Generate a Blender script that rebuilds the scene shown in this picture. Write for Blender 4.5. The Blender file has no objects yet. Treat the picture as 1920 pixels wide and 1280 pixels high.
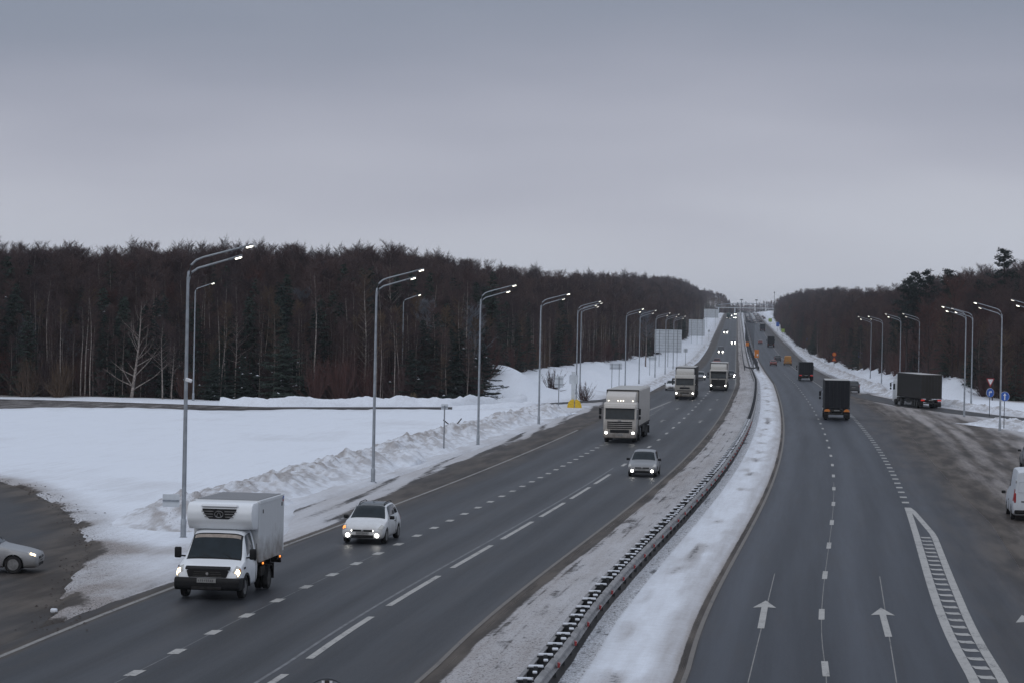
import bpy, bmesh, math, random
import numpy as np
from mathutils import Matrix, Vector

SC = bpy.context.scene
COL = SC.collection
R = math.radians
random.seed(7)

# ------------------------------------------------------------------ camera
CAM_H = 8.6
cam_data = bpy.data.cameras.new('camera')
cam_data.sensor_width = 36.0
cam_data.lens = 85.1
cam_data.clip_start = 0.5
cam_data.clip_end = 12000
camera = bpy.data.objects.new('camera', cam_data)
COL.objects.link(camera)
camera.matrix_world = (Matrix.Translation((0, 0, CAM_H)) @ Matrix.Rotation(R(90 - 0.347), 4, 'X')
                       @ Matrix.Rotation(R(1.1), 4, 'Z'))
SC.camera = camera

# ------------------------------------------------------------------ sky: an overcast winter afternoon
SUN_EL, SUN_AZ = 32.0, 200.0
world = bpy.data.worlds.new('World')
SC.world = world
world.use_nodes = True
wt = world.node_tree
wt.nodes.clear()


def wn(kind, **kw):
    n = wt.nodes.new(kind)
    for k, v in kw.items():
        setattr(n, k, v)
    return n


w_out = wn('ShaderNodeOutputWorld')
w_bg = wn('ShaderNodeBackground')
w_bg.inputs['Strength'].default_value = 0.1
w_sky = wn('ShaderNodeTexSky', sky_type='NISHITA', sun_disc=False)
w_sky.sun_elevation = R(SUN_EL)
w_sky.sun_rotation = R(SUN_AZ)
w_sky.dust_density = 3.0
w_tc = wn('ShaderNodeTexCoord')
w_map = wn('ShaderNodeMapping')
w_map.inputs['Scale'].default_value = (2.6, 2.6, 12.0)
w_map.inputs['Location'].default_value = (3.1, 0.4, 1.7)
w_noise = wn('ShaderNodeTexNoise')
w_noise.inputs['Scale'].default_value = 1.25
w_noise.inputs['Detail'].default_value = 3.0
w_noise.inputs['Roughness'].default_value = 0.45
w_sep = wn('ShaderNodeSeparateXYZ')
w_add = wn('ShaderNodeMath', operation='MULTIPLY_ADD')
w_add.inputs[1].default_value = 0.105
w_ramp = wn('ShaderNodeValToRGB')
w_ramp.color_ramp.interpolation = 'B_SPLINE'
stops = [(0.0, (.60, .635, .72)), (0.025, (.59, .615, .69)), (0.055, (.50, .515, .60)), (0.095, (.36, .38, .465)),
         (0.135, (.265, .30, .38)), (0.20, (.265, .31, .39)), (0.40, (.48, .535, .635)), (0.7, (.66, .72, .84)), (1.0, (.74, .79, .90))]
cr = w_ramp.color_ramp
while len(cr.elements) > 1:
    cr.elements.remove(cr.elements[-1])
cr.elements[0].position = 0.0
cr.elements[0].color = (*stops[0][1], 1)
for p, c in stops[1:]:
    e = cr.elements.new(p)
    e.color = (*c, 1)
w_mul = wn('ShaderNodeVectorMath', operation='SCALE')
w_mul.inputs['Scale'].default_value = 10.0
w_sm = wn('ShaderNodeVectorMath', operation='SCALE')
w_sm.inputs['Scale'].default_value = 0.03
w_sum = wn('ShaderNodeVectorMath', operation='ADD')
L_ = wt.links.new
L_(w_tc.outputs['Generated'], w_map.inputs['Vector'])
L_(w_map.outputs[0], w_noise.inputs['Vector'])
L_(w_tc.outputs['Generated'], w_sep.inputs[0])
w_off = wn('ShaderNodeMath', operation='SUBTRACT')
w_off.inputs[1].default_value = 0.5
L_(w_noise.outputs['Fac'], w_off.inputs[0])
L_(w_off.outputs[0], w_add.inputs[0])
L_(w_sep.outputs['Z'], w_add.inputs[2])
L_(w_add.outputs[0], w_ramp.inputs['Fac'])
L_(w_ramp.outputs['Color'], w_mul.inputs[0])
L_(w_sky.outputs['Color'], w_sm.inputs[0])
L_(w_mul.outputs[0], w_sum.inputs[0])
L_(w_sm.outputs[0], w_sum.inputs[1])
L_(w_sum.outputs[0], w_bg.inputs['Color'])
L_(w_bg.outputs[0], w_out.inputs['Surface'])

sun_data = bpy.data.lights.new('sun', 'SUN')
sun_data.energy = 0.5
sun_data.angle = R(50)
sun_data.color = (1.0, 0.96, 0.92)
sun = bpy.data.objects.new('sun', sun_data)
COL.objects.link(sun)
sun.rotation_euler = (R(90 - SUN_EL), 0, R(180 - SUN_AZ))
sun.location = (0, 0, 60)

vs = SC.view_settings
vs.view_transform = 'Standard'
vs.look = 'None'
vs.exposure = -0.15
vs.gamma = 1.0
vs.use_curve_mapping = False

# ------------------------------------------------------------------ the lie of the land
F_, TH_, YH_ = 4540.0, R(1.1), 612.5
MASTER = [1.626073582222919, -31.628536161507824, 236.52641881439575, -787.1668713228469, 979.8018404814887]


def road_x(Y):
    """the lane line of the outbound carriageway; every other line of the road runs parallel to it"""
    Y = np.asarray(Y, float)
    a = np.polyval(MASTER, np.log(np.clip(Y, 62, 400)))
    return a + np.where(Y < 62, (Y - 62) * .125, 0) + np.where(Y > 400, (Y - 400) * .0925, 0)


def road_dir(Y):
    return float((road_x(Y + 1) - road_x(Y - 1)) / 2)


def zprof(Y):
    Y = np.asarray(Y, float)
    z = np.where(Y < 500, 0, .018 * (np.clip(Y, 500, 1000) - 500) ** 2 / 1000)
    z = z + .018 * (np.clip(Y, 1000, 1900) - 1000)
    d = np.clip(Y, 1900, 2650) - 1900
    z = z + .018 * d - .000012 * d * d
    return z - np.clip(Y - 2650, 0, None) * .004


def hsh(ix, iy, seed):
    h = (ix * 374761393 + iy * 668265263 + seed * 974711) & 0xFFFFFFFF
    h = ((h ^ (h >> 13)) * 1274126177) & 0xFFFFFFFF
    return ((h ^ (h >> 16)) & 0xFFFFFF) / float(0xFFFFFF)


def vnoise(x, y, seed=0):
    x = np.asarray(x, float)
    y = np.asarray(y, float)
    xi = np.floor(x).astype(np.int64)
    yi = np.floor(y).astype(np.int64)
    fx = x - xi
    fy = y - yi
    fx = fx * fx * (3 - 2 * fx)
    fy = fy * fy * (3 - 2 * fy)
    a = hsh(xi, yi, seed)
    b = hsh(xi + 1, yi, seed)
    c = hsh(xi, yi + 1, seed)
    d = hsh(xi + 1, yi + 1, seed)
    return (a * (1 - fx) + b * fx) * (1 - fy) + (c * (1 - fx) + d * fx) * fy


def fbm(x, y, seed=0, oct=4, gain=.5):
    s = 0.
    a = 1.
    t = 0.
    for k in range(oct):
        s = s + a * vnoise(x * 2 ** k, y * 2 ** k, seed + 17 * k)
        t += a
        a *= gain
    return s / t


def sstep(a, b, x):
    t = np.clip((np.asarray(x, float) - a) / (b - a), 0, 1)
    return t * t * (3 - 2 * t)


FL_Y = [230, 258, 262, 266, 272, 290, 330, 380, 420, 500, 646, 914, 1150, 1380, 1760, 2050, 2700]
FL_X = [-140, -75, -45, -14, -5, -2, 0, 5, 10, 20, 38, 64, 87, 108, 140, 165, 224]
FR_Y = [200, 260, 319, 360, 474, 585, 673, 869, 1263, 1677, 2050, 2700]
FR_X = [92, 80, 63, 63, 71, 79, 86.5, 103.5, 140, 181, 218, 280]


def forest_left(Y):
    return np.interp(Y, FL_Y, FL_X)


def forest_right(Y):
    return np.interp(Y, FR_Y, FR_X)


def snow_edge(Y):      # where the ploughed shoulder of the inbound carriageway meets the snow (offset from road_x)
    return np.interp(Y, [0, 96, 112, 262, 300, 335, 420, 640, 900, 1700], [-21.8, -21.8, -25.0, -25.0, -24.0, -21.5, -21.3, -20.0, -20.2, -21])


def mud_edge(Y):       # outer side of the dirty lane of the outbound carriageway
    return np.interp(Y, [0, 90, 111, 129, 157, 183, 225, 274, 319, 360, 445, 650, 900, 1100, 1700],
                     [7.3, 7.2, 7.3, 6.9, 6.8, 7.0, 7.5, 7.2, 6.8, 7.6, 8.4, 8.6, 9.8, 9.0, 8.0])


def ground_z(X, Y):
    X = np.asarray(X, float)
    Y = np.asarray(Y, float)
    u = X - road_x(Y)
    z = zprof(Y)
    left = (u + 26.0) * -1          # metres into the left verge
    right = u - 14.0
    soft = (fbm(X / 14., Y / 20., 3, 3) - .5) * .5 + (fbm(X / 3., Y / 4., 5, 3) - .5) * .12
    far = sstep(268, 300, Y)
    # the embankment between road and forest on the left, beyond the slip road
    rise = 2.0 * sstep(2, 13, left + (fbm(X / 7., Y / 16., 9, 2) - .5) * 7) * far
    mound = 2.3 * np.exp(-((X + 1.5) / 5.5) ** 2 - ((Y - 292) / 11.) ** 2) + 1.0 * np.exp(-((X - 8) / 4.) ** 2 - ((Y - 318) / 10.) ** 2)
    rr = 2.6 * sstep(0.5, 9, right + (fbm(X / 6., Y / 14., 19, 2) - .5) * 5) * sstep(322, 350, Y)
    off = np.where(u < -24, sstep(0, 3, -24 - u), sstep(10, 14, u))
    return z + (rise + soft) * sstep(0, 3, left) + mound + rr + soft * sstep(0, 4, right)


def ray(px, py):
    x = px - 960
    y = py - 640
    x0 = x * math.cos(TH_) + y * math.sin(TH_)
    y0 = -x * math.sin(TH_) + y * math.cos(TH_)
    return x0 / F_, -(y0 - (YH_ - 640)) / F_


def at(px, py, z=0.0):
    """the point of the land seen at a point of the photograph, as a place in metres"""
    a, b = ray(px, py)
    f = lambda Y: CAM_H + b * Y - float(zprof(Y)) - z
    Y = 20.0
    while f(Y) > 0 and Y < 4000:
        Y += 2
    lo, hi = Y - 2, Y
    for _ in range(30):
        m = (lo + hi) / 2
        if f(m) > 0:
            lo = m
        else:
            hi = m
    return a * lo, lo


# ------------------------------------------------------------------ mesh and object helpers
def tag(o, label=None, cat=None, group=None, kind=None):
    if label: o['label'] = label
    if cat: o['category'] = cat
    if group: o['group'] = group
    if kind: o['kind'] = kind
    return o


def thing(name, label, cat, loc=(0, 0, 0), rz=0.0, group=None, scale=1.0):
    o = bpy.data.objects.new(name, None)
    o.empty_display_size = 0.3
    COL.objects.link(o)
    o.location = loc
    o.rotation_euler = (0, 0, rz)
    o.scale = (scale,) * 3
    return tag(o, label, cat, group)


def link_mesh(name, me, parent=None):
    o = bpy.data.objects.new(name, me)
    COL.objects.link(o)
    if parent is not None:
        o.parent = parent
    return o


def copy_tree(o, parent=None, loc=None, rz=None, label=None, scale=None):
    c = o.copy()
    COL.objects.link(c)
    c.parent = parent
    if loc is not None: c.location = loc
    if rz is not None: c.rotation_euler = (0, 0, rz)
    if label: c['label'] = label
    if scale is not None: c.scale = scale if hasattr(scale, '__len__') else (scale,) * 3
    for ch in list(o.children):
        copy_tree(ch, c)
    return c


def bevel_hull(verts, faces, off, seg=2):
    bm = bmesh.new()
    vv = [bm.verts.new(v) for v in verts]
    for f in faces:
        bm.faces.new([vv[i] for i in f])
    bmesh.ops.recalc_face_normals(bm, faces=bm.faces[:])
    if off > 0:
        bmesh.ops.bevel(bm, geom=bm.edges[:], offset=off, segments=seg, affect='EDGES', profile=.6)
    bm.verts.index_update()
    v = [tuple(q.co) for q in bm.verts]
    f = [[q.index for q in p.verts] for p in bm.faces]
    bm.free()
    return v, f


class MB:
    """collects shapes and links them as one mesh"""
    def __init__(s):
        s.v, s.f = [], []

    def add(s, v, f):
        n = len(s.v)
        s.v.extend([tuple(p) for p in v])
        s.f.extend([[i + n for i in q] for q in f])
        return s

    def box(s, c, d, bev=0.0, rot=None, seg=1):
        x, y, z = d[0] / 2, d[1] / 2, d[2] / 2
        v = [(-x, -y, -z), (x, -y, -z), (x, y, -z), (-x, y, -z), (-x, -y, z), (x, -y, z), (x, y, z), (-x, y, z)]
        f = [(0, 3, 2, 1), (4, 5, 6, 7), (0, 1, 5, 4), (1, 2, 6, 5), (2, 3, 7, 6), (3, 0, 4, 7)]
        if bev: v, f = bevel_hull(v, f, bev, seg)
        c = Vector(c)
        v = [(rot @ Vector(p) if rot is not None else Vector(p)) + c for p in v]
        return s.add(v, f)

    def prism(s, prof, y0, y1, bev=0.0, seg=2):
        """profile in x,z extruded from y0 to y1"""
        n = len(prof)
        v = [(p[0], y0, p[1]) for p in prof] + [(p[0], y1, p[1]) for p in prof]
        f = [list(range(n)), list(range(2 * n - 1, n - 1, -1))] + [(i, i + n, (i + 1) % n + n, (i + 1) % n) for i in range(n)]
        v, f = bevel_hull(v, f, bev, seg)
        return s.add(v, f)

    def plate(s, prof, x0, x1, bev=0.0):
        """profile in y,z extruded along x"""
        n = len(prof)
        v = [(x0, p[0], p[1]) for p in prof] + [(x1, p[0], p[1]) for p in prof]
        f = [list(range(n)), list(range(2 * n - 1, n - 1, -1))] + [(i, i + n, (i + 1) % n + n, (i + 1) % n) for i in range(n)]
        v, f = bevel_hull(v, f, bev, 1)
        return s.add(v, f)

    def tube(s, pts, rad, n=6, cap=True):
        pts = [Vector(p) for p in pts]
        if not hasattr(rad, '__len__'): rad = [rad] * len(pts)
        v, f = [], []
        for i, p in enumerate(pts):
            d = (pts[min(i + 1, len(pts) - 1)] - pts[max(i - 1, 0)]).normalized()
            a = Vector((0, 0, 1)) if abs(d.z) < .9 else Vector((1, 0, 0))
            u = d.cross(a).normalized()
            w = d.cross(u)
            for k in range(n):
                t = 2 * math.pi * k / n
                v.append(p + (u * math.cos(t) + w * math.sin(t)) * rad[i])
        for i in range(len(pts) - 1):
            for k in range(n):
                f.append((i * n + k, i * n + (k + 1) % n, (i + 1) * n + (k + 1) % n, (i + 1) * n + k))
        if cap:
            f.append(list(range(n - 1, -1, -1)))
            f.append([(len(pts) - 1) * n + k for k in range(n)])
        return s.add(v, f)

    def lathe(s, prof, n=20, axis='y', c=(0, 0, 0)):
        """profile (radius, height) turned about an axis through c"""
        v, f = [], []
        for r_, h in prof:
            for k in range(n):
                t = 2 * math.pi * k / n
                a, b = r_ * math.cos(t), r_ * math.sin(t)
                p = {'y': (a, h, b), 'x': (h, a, b), 'z': (a, b, h)}[axis]
                v.append((p[0] + c[0], p[1] + c[1], p[2] + c[2]))
        m = len(prof)
        for i in range(m - 1):
            for k in range(n):
                f.append((i * n + k, i * n + (k + 1) % n, (i + 1) * n + (k + 1) % n, (i + 1) * n + k))
        f.append(list(range(n)))
        f.append([(m - 1) * n + k for k in range(n)])
        return s.add(v, f)

    def mesh(s, name, mat, smooth=False, ang=None):
        me = bpy.data.meshes.new(name)
        me.from_pydata([tuple(p) for p in s.v], [], s.f)
        bm = bmesh.new()
        bm.from_mesh(me)
        bmesh.ops.recalc_face_normals(bm, faces=bm.faces[:])
        bm.to_mesh(me)
        bm.free()
        me.materials.append(mat)
        if smooth:
            me.polygons.foreach_set('use_smooth', [True] * len(me.polygons))
            if ang: me.set_sharp_from_angle(angle=R(ang))
        me.update()
        return me

    def build(s, name, mat, parent=None, smooth=False, ang=None):
        return link_mesh(name, s.mesh(name, mat, smooth, ang), parent)


def grid_mesh(name, P, mat, attrs=None, smooth=True):
    """P: array (n, m, 3) -> a quad sheet, with float attributes per vertex"""
    n, m = P.shape[:2]
    me = bpy.data.meshes.new(name)
    i = np.arange(n - 1)[:, None] * m + np.arange(m - 1)[None, :]
    q = np.stack([i, i + 1, i + m + 1, i + m], -1).reshape(-1, 4)
    me.vertices.add(n * m)
    me.vertices.foreach_set('co', P.reshape(-1).astype(np.float32))
    me.loops.add(q.size)
    me.loops.foreach_set('vertex_index', q.reshape(-1).astype(np.int32))
    me.polygons.add(len(q))
    me.polygons.foreach_set('loop_start', np.arange(0, q.size, 4, dtype=np.int32))
    me.polygons.foreach_set('loop_total', np.full(len(q), 4, dtype=np.int32))
    me.polygons.foreach_set('use_smooth', np.full(len(q), smooth, dtype=bool))
    me.update(calc_edges=True)
    for k, a in (attrs or {}).items():
        at_ = me.attributes.new(k, 'FLOAT', 'POINT')
        at_.data.foreach_set('value', np.clip(a, -1, 2).reshape(-1).astype(np.float32))
    me.materials.append(mat)
    return me
# ------------------------------------------------------------------ materials
class NT:
    def __init__(s, name):
        s.m = bpy.data.materials.new(name)
        s.m.use_nodes = True
        s.t = s.m.node_tree
        s.t.nodes.clear()
        s.out = s.t.nodes.new('ShaderNodeOutputMaterial')

    def n(s, kind, ins=None, **kw):
        q = s.t.nodes.new(kind)
        for k, v in kw.items():
            setattr(q, k, v)
        for k, v in (ins or {}).items():
            if hasattr(v, 'is_linked'):
                s.t.links.new(v, q.inputs[k])
            else:
                q.inputs[k].default_value = v
        return q

    def math(s, op, a, b=0.0, c=0.0, clamp=False):
        q = s.n('ShaderNodeMath', {0: a, 1: b, 2: c}, operation=op)
        q.use_clamp = clamp
        return q.outputs[0]

    def mix(s, f, a, b):
        q = s.n('ShaderNodeMix', {'Factor': f, 6: a, 7: b}, data_type='RGBA')
        return q.outputs[2]

    def noise(s, vec, scale, detail=3.0, rough=.55):
        q = s.n('ShaderNodeTexNoise', {'Vector': vec, 'Scale': scale, 'Detail': detail, 'Roughness': rough})
        return q.outputs['Fac']

    def smooth(s, a, b, x):
        q = s.n('ShaderNodeMapRange', {'Value': x, 'From Min': a, 'From Max': b}, interpolation_type='SMOOTHSTEP')
        return q.outputs['Result']

    def attr(s, name):
        return s.n('ShaderNodeAttribute', attribute_name=name).outputs['Fac']

    def bsdf(s, col, rough=.6, metal=0.0, normal=None, **kw):
        b = s.n('ShaderNodeBsdfPrincipled', {'Base Color': col, 'Roughness': rough, 'Metallic': metal})
        for k, v in kw.items():
            b.inputs[k].default_value = v
        if normal is not None:
            s.t.links.new(normal, b.inputs['Normal'])
        s.t.links.new(b.outputs[0], s.out.inputs['Surface'])
        return s.m


def C4(c):
    return (*c, 1.0)


def ground_cover(name, dark=(.019, .021, .025), light=(.058, .062, .070), lo=.38, hi=.62):
    """asphalt, road mud and snow; how much of each lies where comes with the mesh, the grain is made here"""
    t = NT(name)
    pos = t.n('ShaderNodeNewGeometry').outputs['Position']
    fine = t.noise(pos, 3.6, 6.0, .72)
    al = t.n('ShaderNodeMapping', {'Vector': pos, 'Rotation': (0, 0, R(7.0))}).outputs[0]
    st = t.n('ShaderNodeMapping', {'Vector': al, 'Scale': (1.0, .02, 1.0)}).outputs[0]
    streak = t.noise(st, 2.2, 4.0, .6)
    st2 = t.n('ShaderNodeMapping', {'Vector': al, 'Scale': (1.0, .035, 1.0)}).outputs[0]
    mid = t.noise(t.n('ShaderNodeMapping', {'Vector': al, 'Scale': (1.0, .14, 1.0)}).outputs[0], .9, 4.0, .6)
    streak2 = t.noise(st2, 4.5, 4.0, .65)
    snow = t.attr('snow')
    mud = t.attr('mud')
    speck = t.attr('speck')
    n1 = t.math('SUBTRACT', fine, .5)
    n2 = t.math('SUBTRACT', mid, .5)
    n3 = t.math('SUBTRACT', streak2, .5)
    s_ = t.math('MULTIPLY_ADD', n1, .75, snow)
    s_ = t.math('MULTIPLY_ADD', n2, .4, s_)
    s_ = t.math('MULTIPLY_ADD', n3, .55, s_)
    s_ = t.smooth(lo, hi, s_)
    m_ = t.math('MULTIPLY_ADD', n2, .35, mud)
    m_ = t.math('MULTIPLY_ADD', n3, .45, m_, clamp=True)
    # little dark crumbs and twigs lying in the snow
    crumb = t.noise(pos, 5.5, 3.0, .7)
    cr_ = t.math('MULTIPLY_ADD', speck, -.22, .78)
    cr_ = t.math('SUBTRACT', crumb, cr_)
    cr_ = t.math('MULTIPLY', cr_, 14.0, clamp=True)
    cr_ = t.math('MULTIPLY', cr_, t.smooth(.02, .2, speck))
    crumb2 = t.noise(pos, 17.0, 2.0, .6)
    c2_ = t.math('MULTIPLY', t.math('SUBTRACT', crumb2, t.math('MULTIPLY_ADD', speck, -.20, .70)), 9.0, clamp=True)
    cr_ = t.math('MAXIMUM', cr_, t.math('MULTIPLY', c2_, t.smooth(.04, .3, speck)))
    tone = t.attr('tone')
    asph = t.mix(t.math('MULTIPLY_ADD', t.math('SUBTRACT', streak, .5), 1.1, tone, clamp=True), C4(dark), C4(light))
    grain = t.noise(pos, 14.0, 2.0)
    asph = t.mix(t.math('MULTIPLY', t.smooth(.45, .8, grain), .35), asph, C4([c * 1.5 for c in light]))
    mudc = t.mix(t.smooth(.35, .65, mid), C4((.042, .033, .027)), C4((.105, .088, .074)))
    base = t.mix(m_, asph, mudc)
    snowc = t.mix(t.math('MULTIPLY_ADD', n1, .5, m_, clamp=True), C4((.77, .81, .875)), C4((.34, .315, .305)))
    col = t.mix(s_, base, snowc)
    col = t.mix(cr_, col, C4((.05, .042, .036)))
    rough = t.math('MULTIPLY_ADD', s_, .35, .50)
    rough = t.math('MULTIPLY_ADD', m_, .2, rough, clamp=True)
    h = t.math('ADD', t.math('MULTIPLY', fine, s_), t.math('MULTIPLY', mid, .5))
    bump = t.n('ShaderNodeBump', {'Height': h, 'Strength': .35, 'Distance': .12}).outputs[0]
    m = t.bsdf(col, rough, normal=bump, **{'Specular IOR Level': .16})
    return m


M = {}
M['cover'] = ground_cover('road_surface')
M['cover_r'] = ground_cover('road_surface_outbound', (.017, .020, .027), (.053, .060, .074))
M['snow'] = ground_cover('snow_ground')
M['verge'] = ground_cover('trampled_verge', lo=.12, hi=.95)


def simple(name, col, rough=.6, metal=0.0, var=.15, scale=8.0, **kw):
    if max(col) < .09 and not kw and rough > .3: kw = {'Specular IOR Level': .18}
    t = NT(name)
    pos = t.n('ShaderNodeTexCoord').outputs['Object']
    nz = t.noise(pos, scale, 3.0)
    c = t.mix(t.smooth(.3, .7, nz), C4([min(1, v * (1 - var)) for v in col]), C4([min(1, v * (1 + var)) for v in col]))
    M[name] = t.bsdf(c, rough, metal, **kw)
    return M[name]


def emit(name, col, strength):
    t = NT(name)
    b = t.n('ShaderNodeBsdfPrincipled', {'Base Color': C4(col), 'Roughness': .3, 'Emission Color': C4(col), 'Emission Strength': strength})
    t.t.links.new(b.outputs[0], t.out.inputs['Surface'])
    M[name] = t.m
    return t.m


def paint(name, col, dirt=.6, top=1.1, rough=.35, dirtcol=(.16, .13, .105), metal=0.0, film=.12):
    """vehicle paint with winter road film, thicker towards the sills"""
    t = NT(name)
    pos = t.n('ShaderNodeTexCoord').outputs['Object']
    z = t.n('ShaderNodeSeparateXYZ', {0: pos}).outputs['Z']
    nz = t.noise(pos, 2.6, 4.0, .6)
    st = t.n('ShaderNodeMapping', {'Vector': pos, 'Scale': (3.0, 3.0, .5)}).outputs[0]
    n2 = t.noise(st, 3.0, 3.0)
    g = t.math('MULTIPLY_ADD', z, -1.0 / top, 1.0)
    g = t.math('MULTIPLY_ADD', t.math('SUBTRACT', nz, .5), .7, g, clamp=True)
    g = t.math('MULTIPLY', g, dirt)
    g = t.math('MULTIPLY_ADD', n2, film, g, clamp=True)
    c = t.mix(g, C4(col), C4(dirtcol))
    ro = t.math('MULTIPLY_ADD', g, .5, rough, clamp=True)
    M[name] = t.bsdf(c, ro, metal, **({'Specular IOR Level': .15} if 'tarp' in name else {}))
    return M[name]


simple('galv', (.30, .325, .355), .5, .25, .15, 3)
simple('pole_dark', (.07, .075, .085), .5, .4)
simple('post_grey', (.22, .235, .255), .55, .3)
simple('rail', (.23, .225, .225), .55, .2, .3, 2)
simple('rail_dark', (.045, .047, .05), .6, .3, .25, 4)
simple('panel_back', (.56, .60, .64), .5, .1, .08, 1.5)
simple('panel_rib', (.27, .30, .34), .5, .3)
simple('sign_white', (.72, .72, .74), .45)
simple('sign_blue', (.02, .10, .42), .4)
simple('sign_red', (.36, .025, .03), .4)
simple('sign_orange', (.62, .20, .03), .45)
simple('sign_yellow', (.66, .43, .02), .5)
simple('sign_green', (.25, .36, .06), .5)


def road_paint(name, col, wear):
    t = NT(name)
    pos = t.n('ShaderNodeNewGeometry').outputs['Position']
    a = t.noise(pos, 9.0, 4.0, .7)
    b = t.noise(pos, .8, 2.0)
    w = t.smooth(wear, wear + .22, t.math('MULTIPLY_ADD', t.math('SUBTRACT', b, .5), .5, a))
    c = t.mix(w, C4(col), C4((.06, .06, .062)))
    g = t.noise(pos, 2.0, 2.0)
    c = t.mix(t.math('MULTIPLY', t.smooth(.4, .7, g), .3), c, C4([v * .6 for v in col]))
    M[name] = t.bsdf(c, .6)


road_paint('paint_line', (.40, .39, .37), .52)
road_paint('edge_grit', (.145, .128, .112), .52)
road_paint('paint_worn', (.25, .24, .225), .48)
simple('paint_faint', (.13, .133, .14), .6, 0, .3, 1.5)
simple('rubber', (.022, .021, .021), .8, 0, .3)
simple('rim', (.20, .20, .20), .45, .6, .25)
simple('rim_dark', (.06, .058, .055), .6, .3, .3)
simple('black_plastic', (.013, .013, .014), .55)
simple('chassis', (.026, .024, .023), .7, 0, .3)
simple('glass', (.020, .028, .034), .06, 0, .1)
simple('glass_cab', (.014, .022, .028), .10, 0, .2, 3, **{'Specular IOR Level': .22})
simple('plate_white', (.24, .24, .235), .5)
simple('plate_ink', (.10, .10, .10), .6)
simple('lamp_glass', (.45, .45, .43), .15, 0, .1)
simple('tail_red', (.30, .02, .02), .3)
simple('chrome', (.5, .5, .5), .2, .9)
simple('wood', (.06, .05, .045), .8)
simple('red_reflector', (.28, .03, .03), .35)
simple('blind', (.34, .29, .25), .8)
emit('headlight_warm', (1.0, .80, .50), 5.0)
emit('headlight_white', (1.0, .98, .92), 14.0)
emit('led', (1.0, .95, .80), 5.0)
emit('led_dim', (1.0, .93, .80), 1.6)
emit('amber_lit', (1.0, .30, .05), 1.6)
emit('amber_tail', (.5, .16, .025), .06)
emit('red_lit', (.8, .05, .04), .12)
paint('white_paint', (.74, .765, .79), .7, .95, .35, (.20, .165, .13))
paint('white_cab', (.80, .83, .86), .4, 1.0, film=.06)
paint('box_white', (.62, .64, .66), 1.5, 1.9, .45, (.15, .12, .095))
paint('truck_cream', (.60, .57, .53), .85, 2.0, .4, (.12, .10, .085), film=.3)
paint('truck_cream_dull', (.50, .485, .45), .9, 2.4, .45, (.10, .085, .07), film=.35)
paint('trailer_cream', (.50, .475, .445), .6, 2.6, .5, (.16, .135, .115), film=.3)
paint('silver_paint', (.30, .31, .325), .5, .8, .3, (.17, .145, .12), .35)
paint('grey_paint', (.26, .27, .285), .5, .8, .3, (.15, .13, .115), .3)
paint('dark_paint', (.035, .038, .045), .4, .8, .25, (.10, .09, .08))
paint('red_paint', (.20, .05, .045), .4, .8, .3)
paint('yellow_paint', (.46, .22, .05), .4, 1.2, .4)
paint('green_paint', (.03, .085, .085), .4, 1.2, .4)
paint('tarp_black', (.010, .011, .015), .15, 1.8, .55, (.06, .05, .045), film=.05)
paint('tarp_brown', (.026, .024, .022), .3, 2.0, .6, (.07, .06, .05), film=.12)
paint('roof_pale', (.46, .46, .45), .2, 1.0, .6, film=.3)
paint('van_white', (.60, .635, .68), .45, .9)
paint('box_roof', (.20, .21, .225), .2, 1.0, .6, film=.3)
simple('bark_birch', (.21, .175, .16), .85, 0, .45, 5)
simple('bark_pale', (.23, .20, .18), .85, 0, .45, 5)
simple('bark_dark', (.040, .032, .031), .9, 0, .3, 4)


def foliage(name, a, b, rough=.9):
    """twigs or needles whose tone differs from tree to tree"""
    t = NT(name)
    pos = t.n('ShaderNodeTexCoord').outputs['Object']
    rnd = t.n('ShaderNodeObjectInfo').outputs['Random']
    nz = t.noise(pos, .7, 3.0)
    c = t.mix(t.math('MULTIPLY_ADD', t.math('SUBTRACT', nz, .5), .5, rnd, clamp=True), C4(a), C4(b))
    M[name] = t.bsdf(c, rough)


foliage('twig_brown', (.038, .025, .028), (.098, .061, .056))
foliage('twig_red', (.055, .025, .025), (.095, .043, .036))
foliage('twig_tan', (.075, .048, .033), (.13, .086, .055))
foliage('needles', (.012, .021, .018), (.026, .040, .030))
foliage('needles_pine', (.012, .019, .018), (.022, .034, .028))
foliage('frost', (.08, .085, .10), (.17, .185, .21))
simple('snow_cap', (.66, .69, .74), .8, 0, .08, 5)
simple('dry_grass', (.20, .15, .095), .9, 0, .35, 2)
# ------------------------------------------------------------------ land, roads, snow
def ysteps(y0, y1, k=.35):
    ys = [y0]
    while ys[-1] < y1:
        ys.append(ys[-1] + max(.3, k * (ys[-1] / 70.) ** 1.1))
    return np.array(ys)


SLIP_R_Y = [165, 195, 220, 244, 264, 290, 320, 347]
SLIP_R_NEAR = [73, 64, 57, 51.7, 48.3, 46.0, 46.1, 47.0]
SLIP_R_FAR = [81, 71.5, 63.5, 57.6, 53.4, 51.0, 50.8, 51.2]


def slip_near(Y): return np.interp(Y, SLIP_R_Y, SLIP_R_NEAR)
def slip_far(Y): return np.interp(Y, SLIP_R_Y, SLIP_R_FAR)


LS_X = [-95, -48, -25, -6.4, 2.5, 10.8, 15.5]
LS_NEAR = [222, 228, 239, 250, 262, 283, 305]
LS_FAR = [257, 255, 246, 256.5, 272, 294, 322]


def ls_near(X): return np.interp(X, LS_X, LS_NEAR)
def ls_far(X): return np.interp(X, LS_X, LS_FAR)


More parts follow.
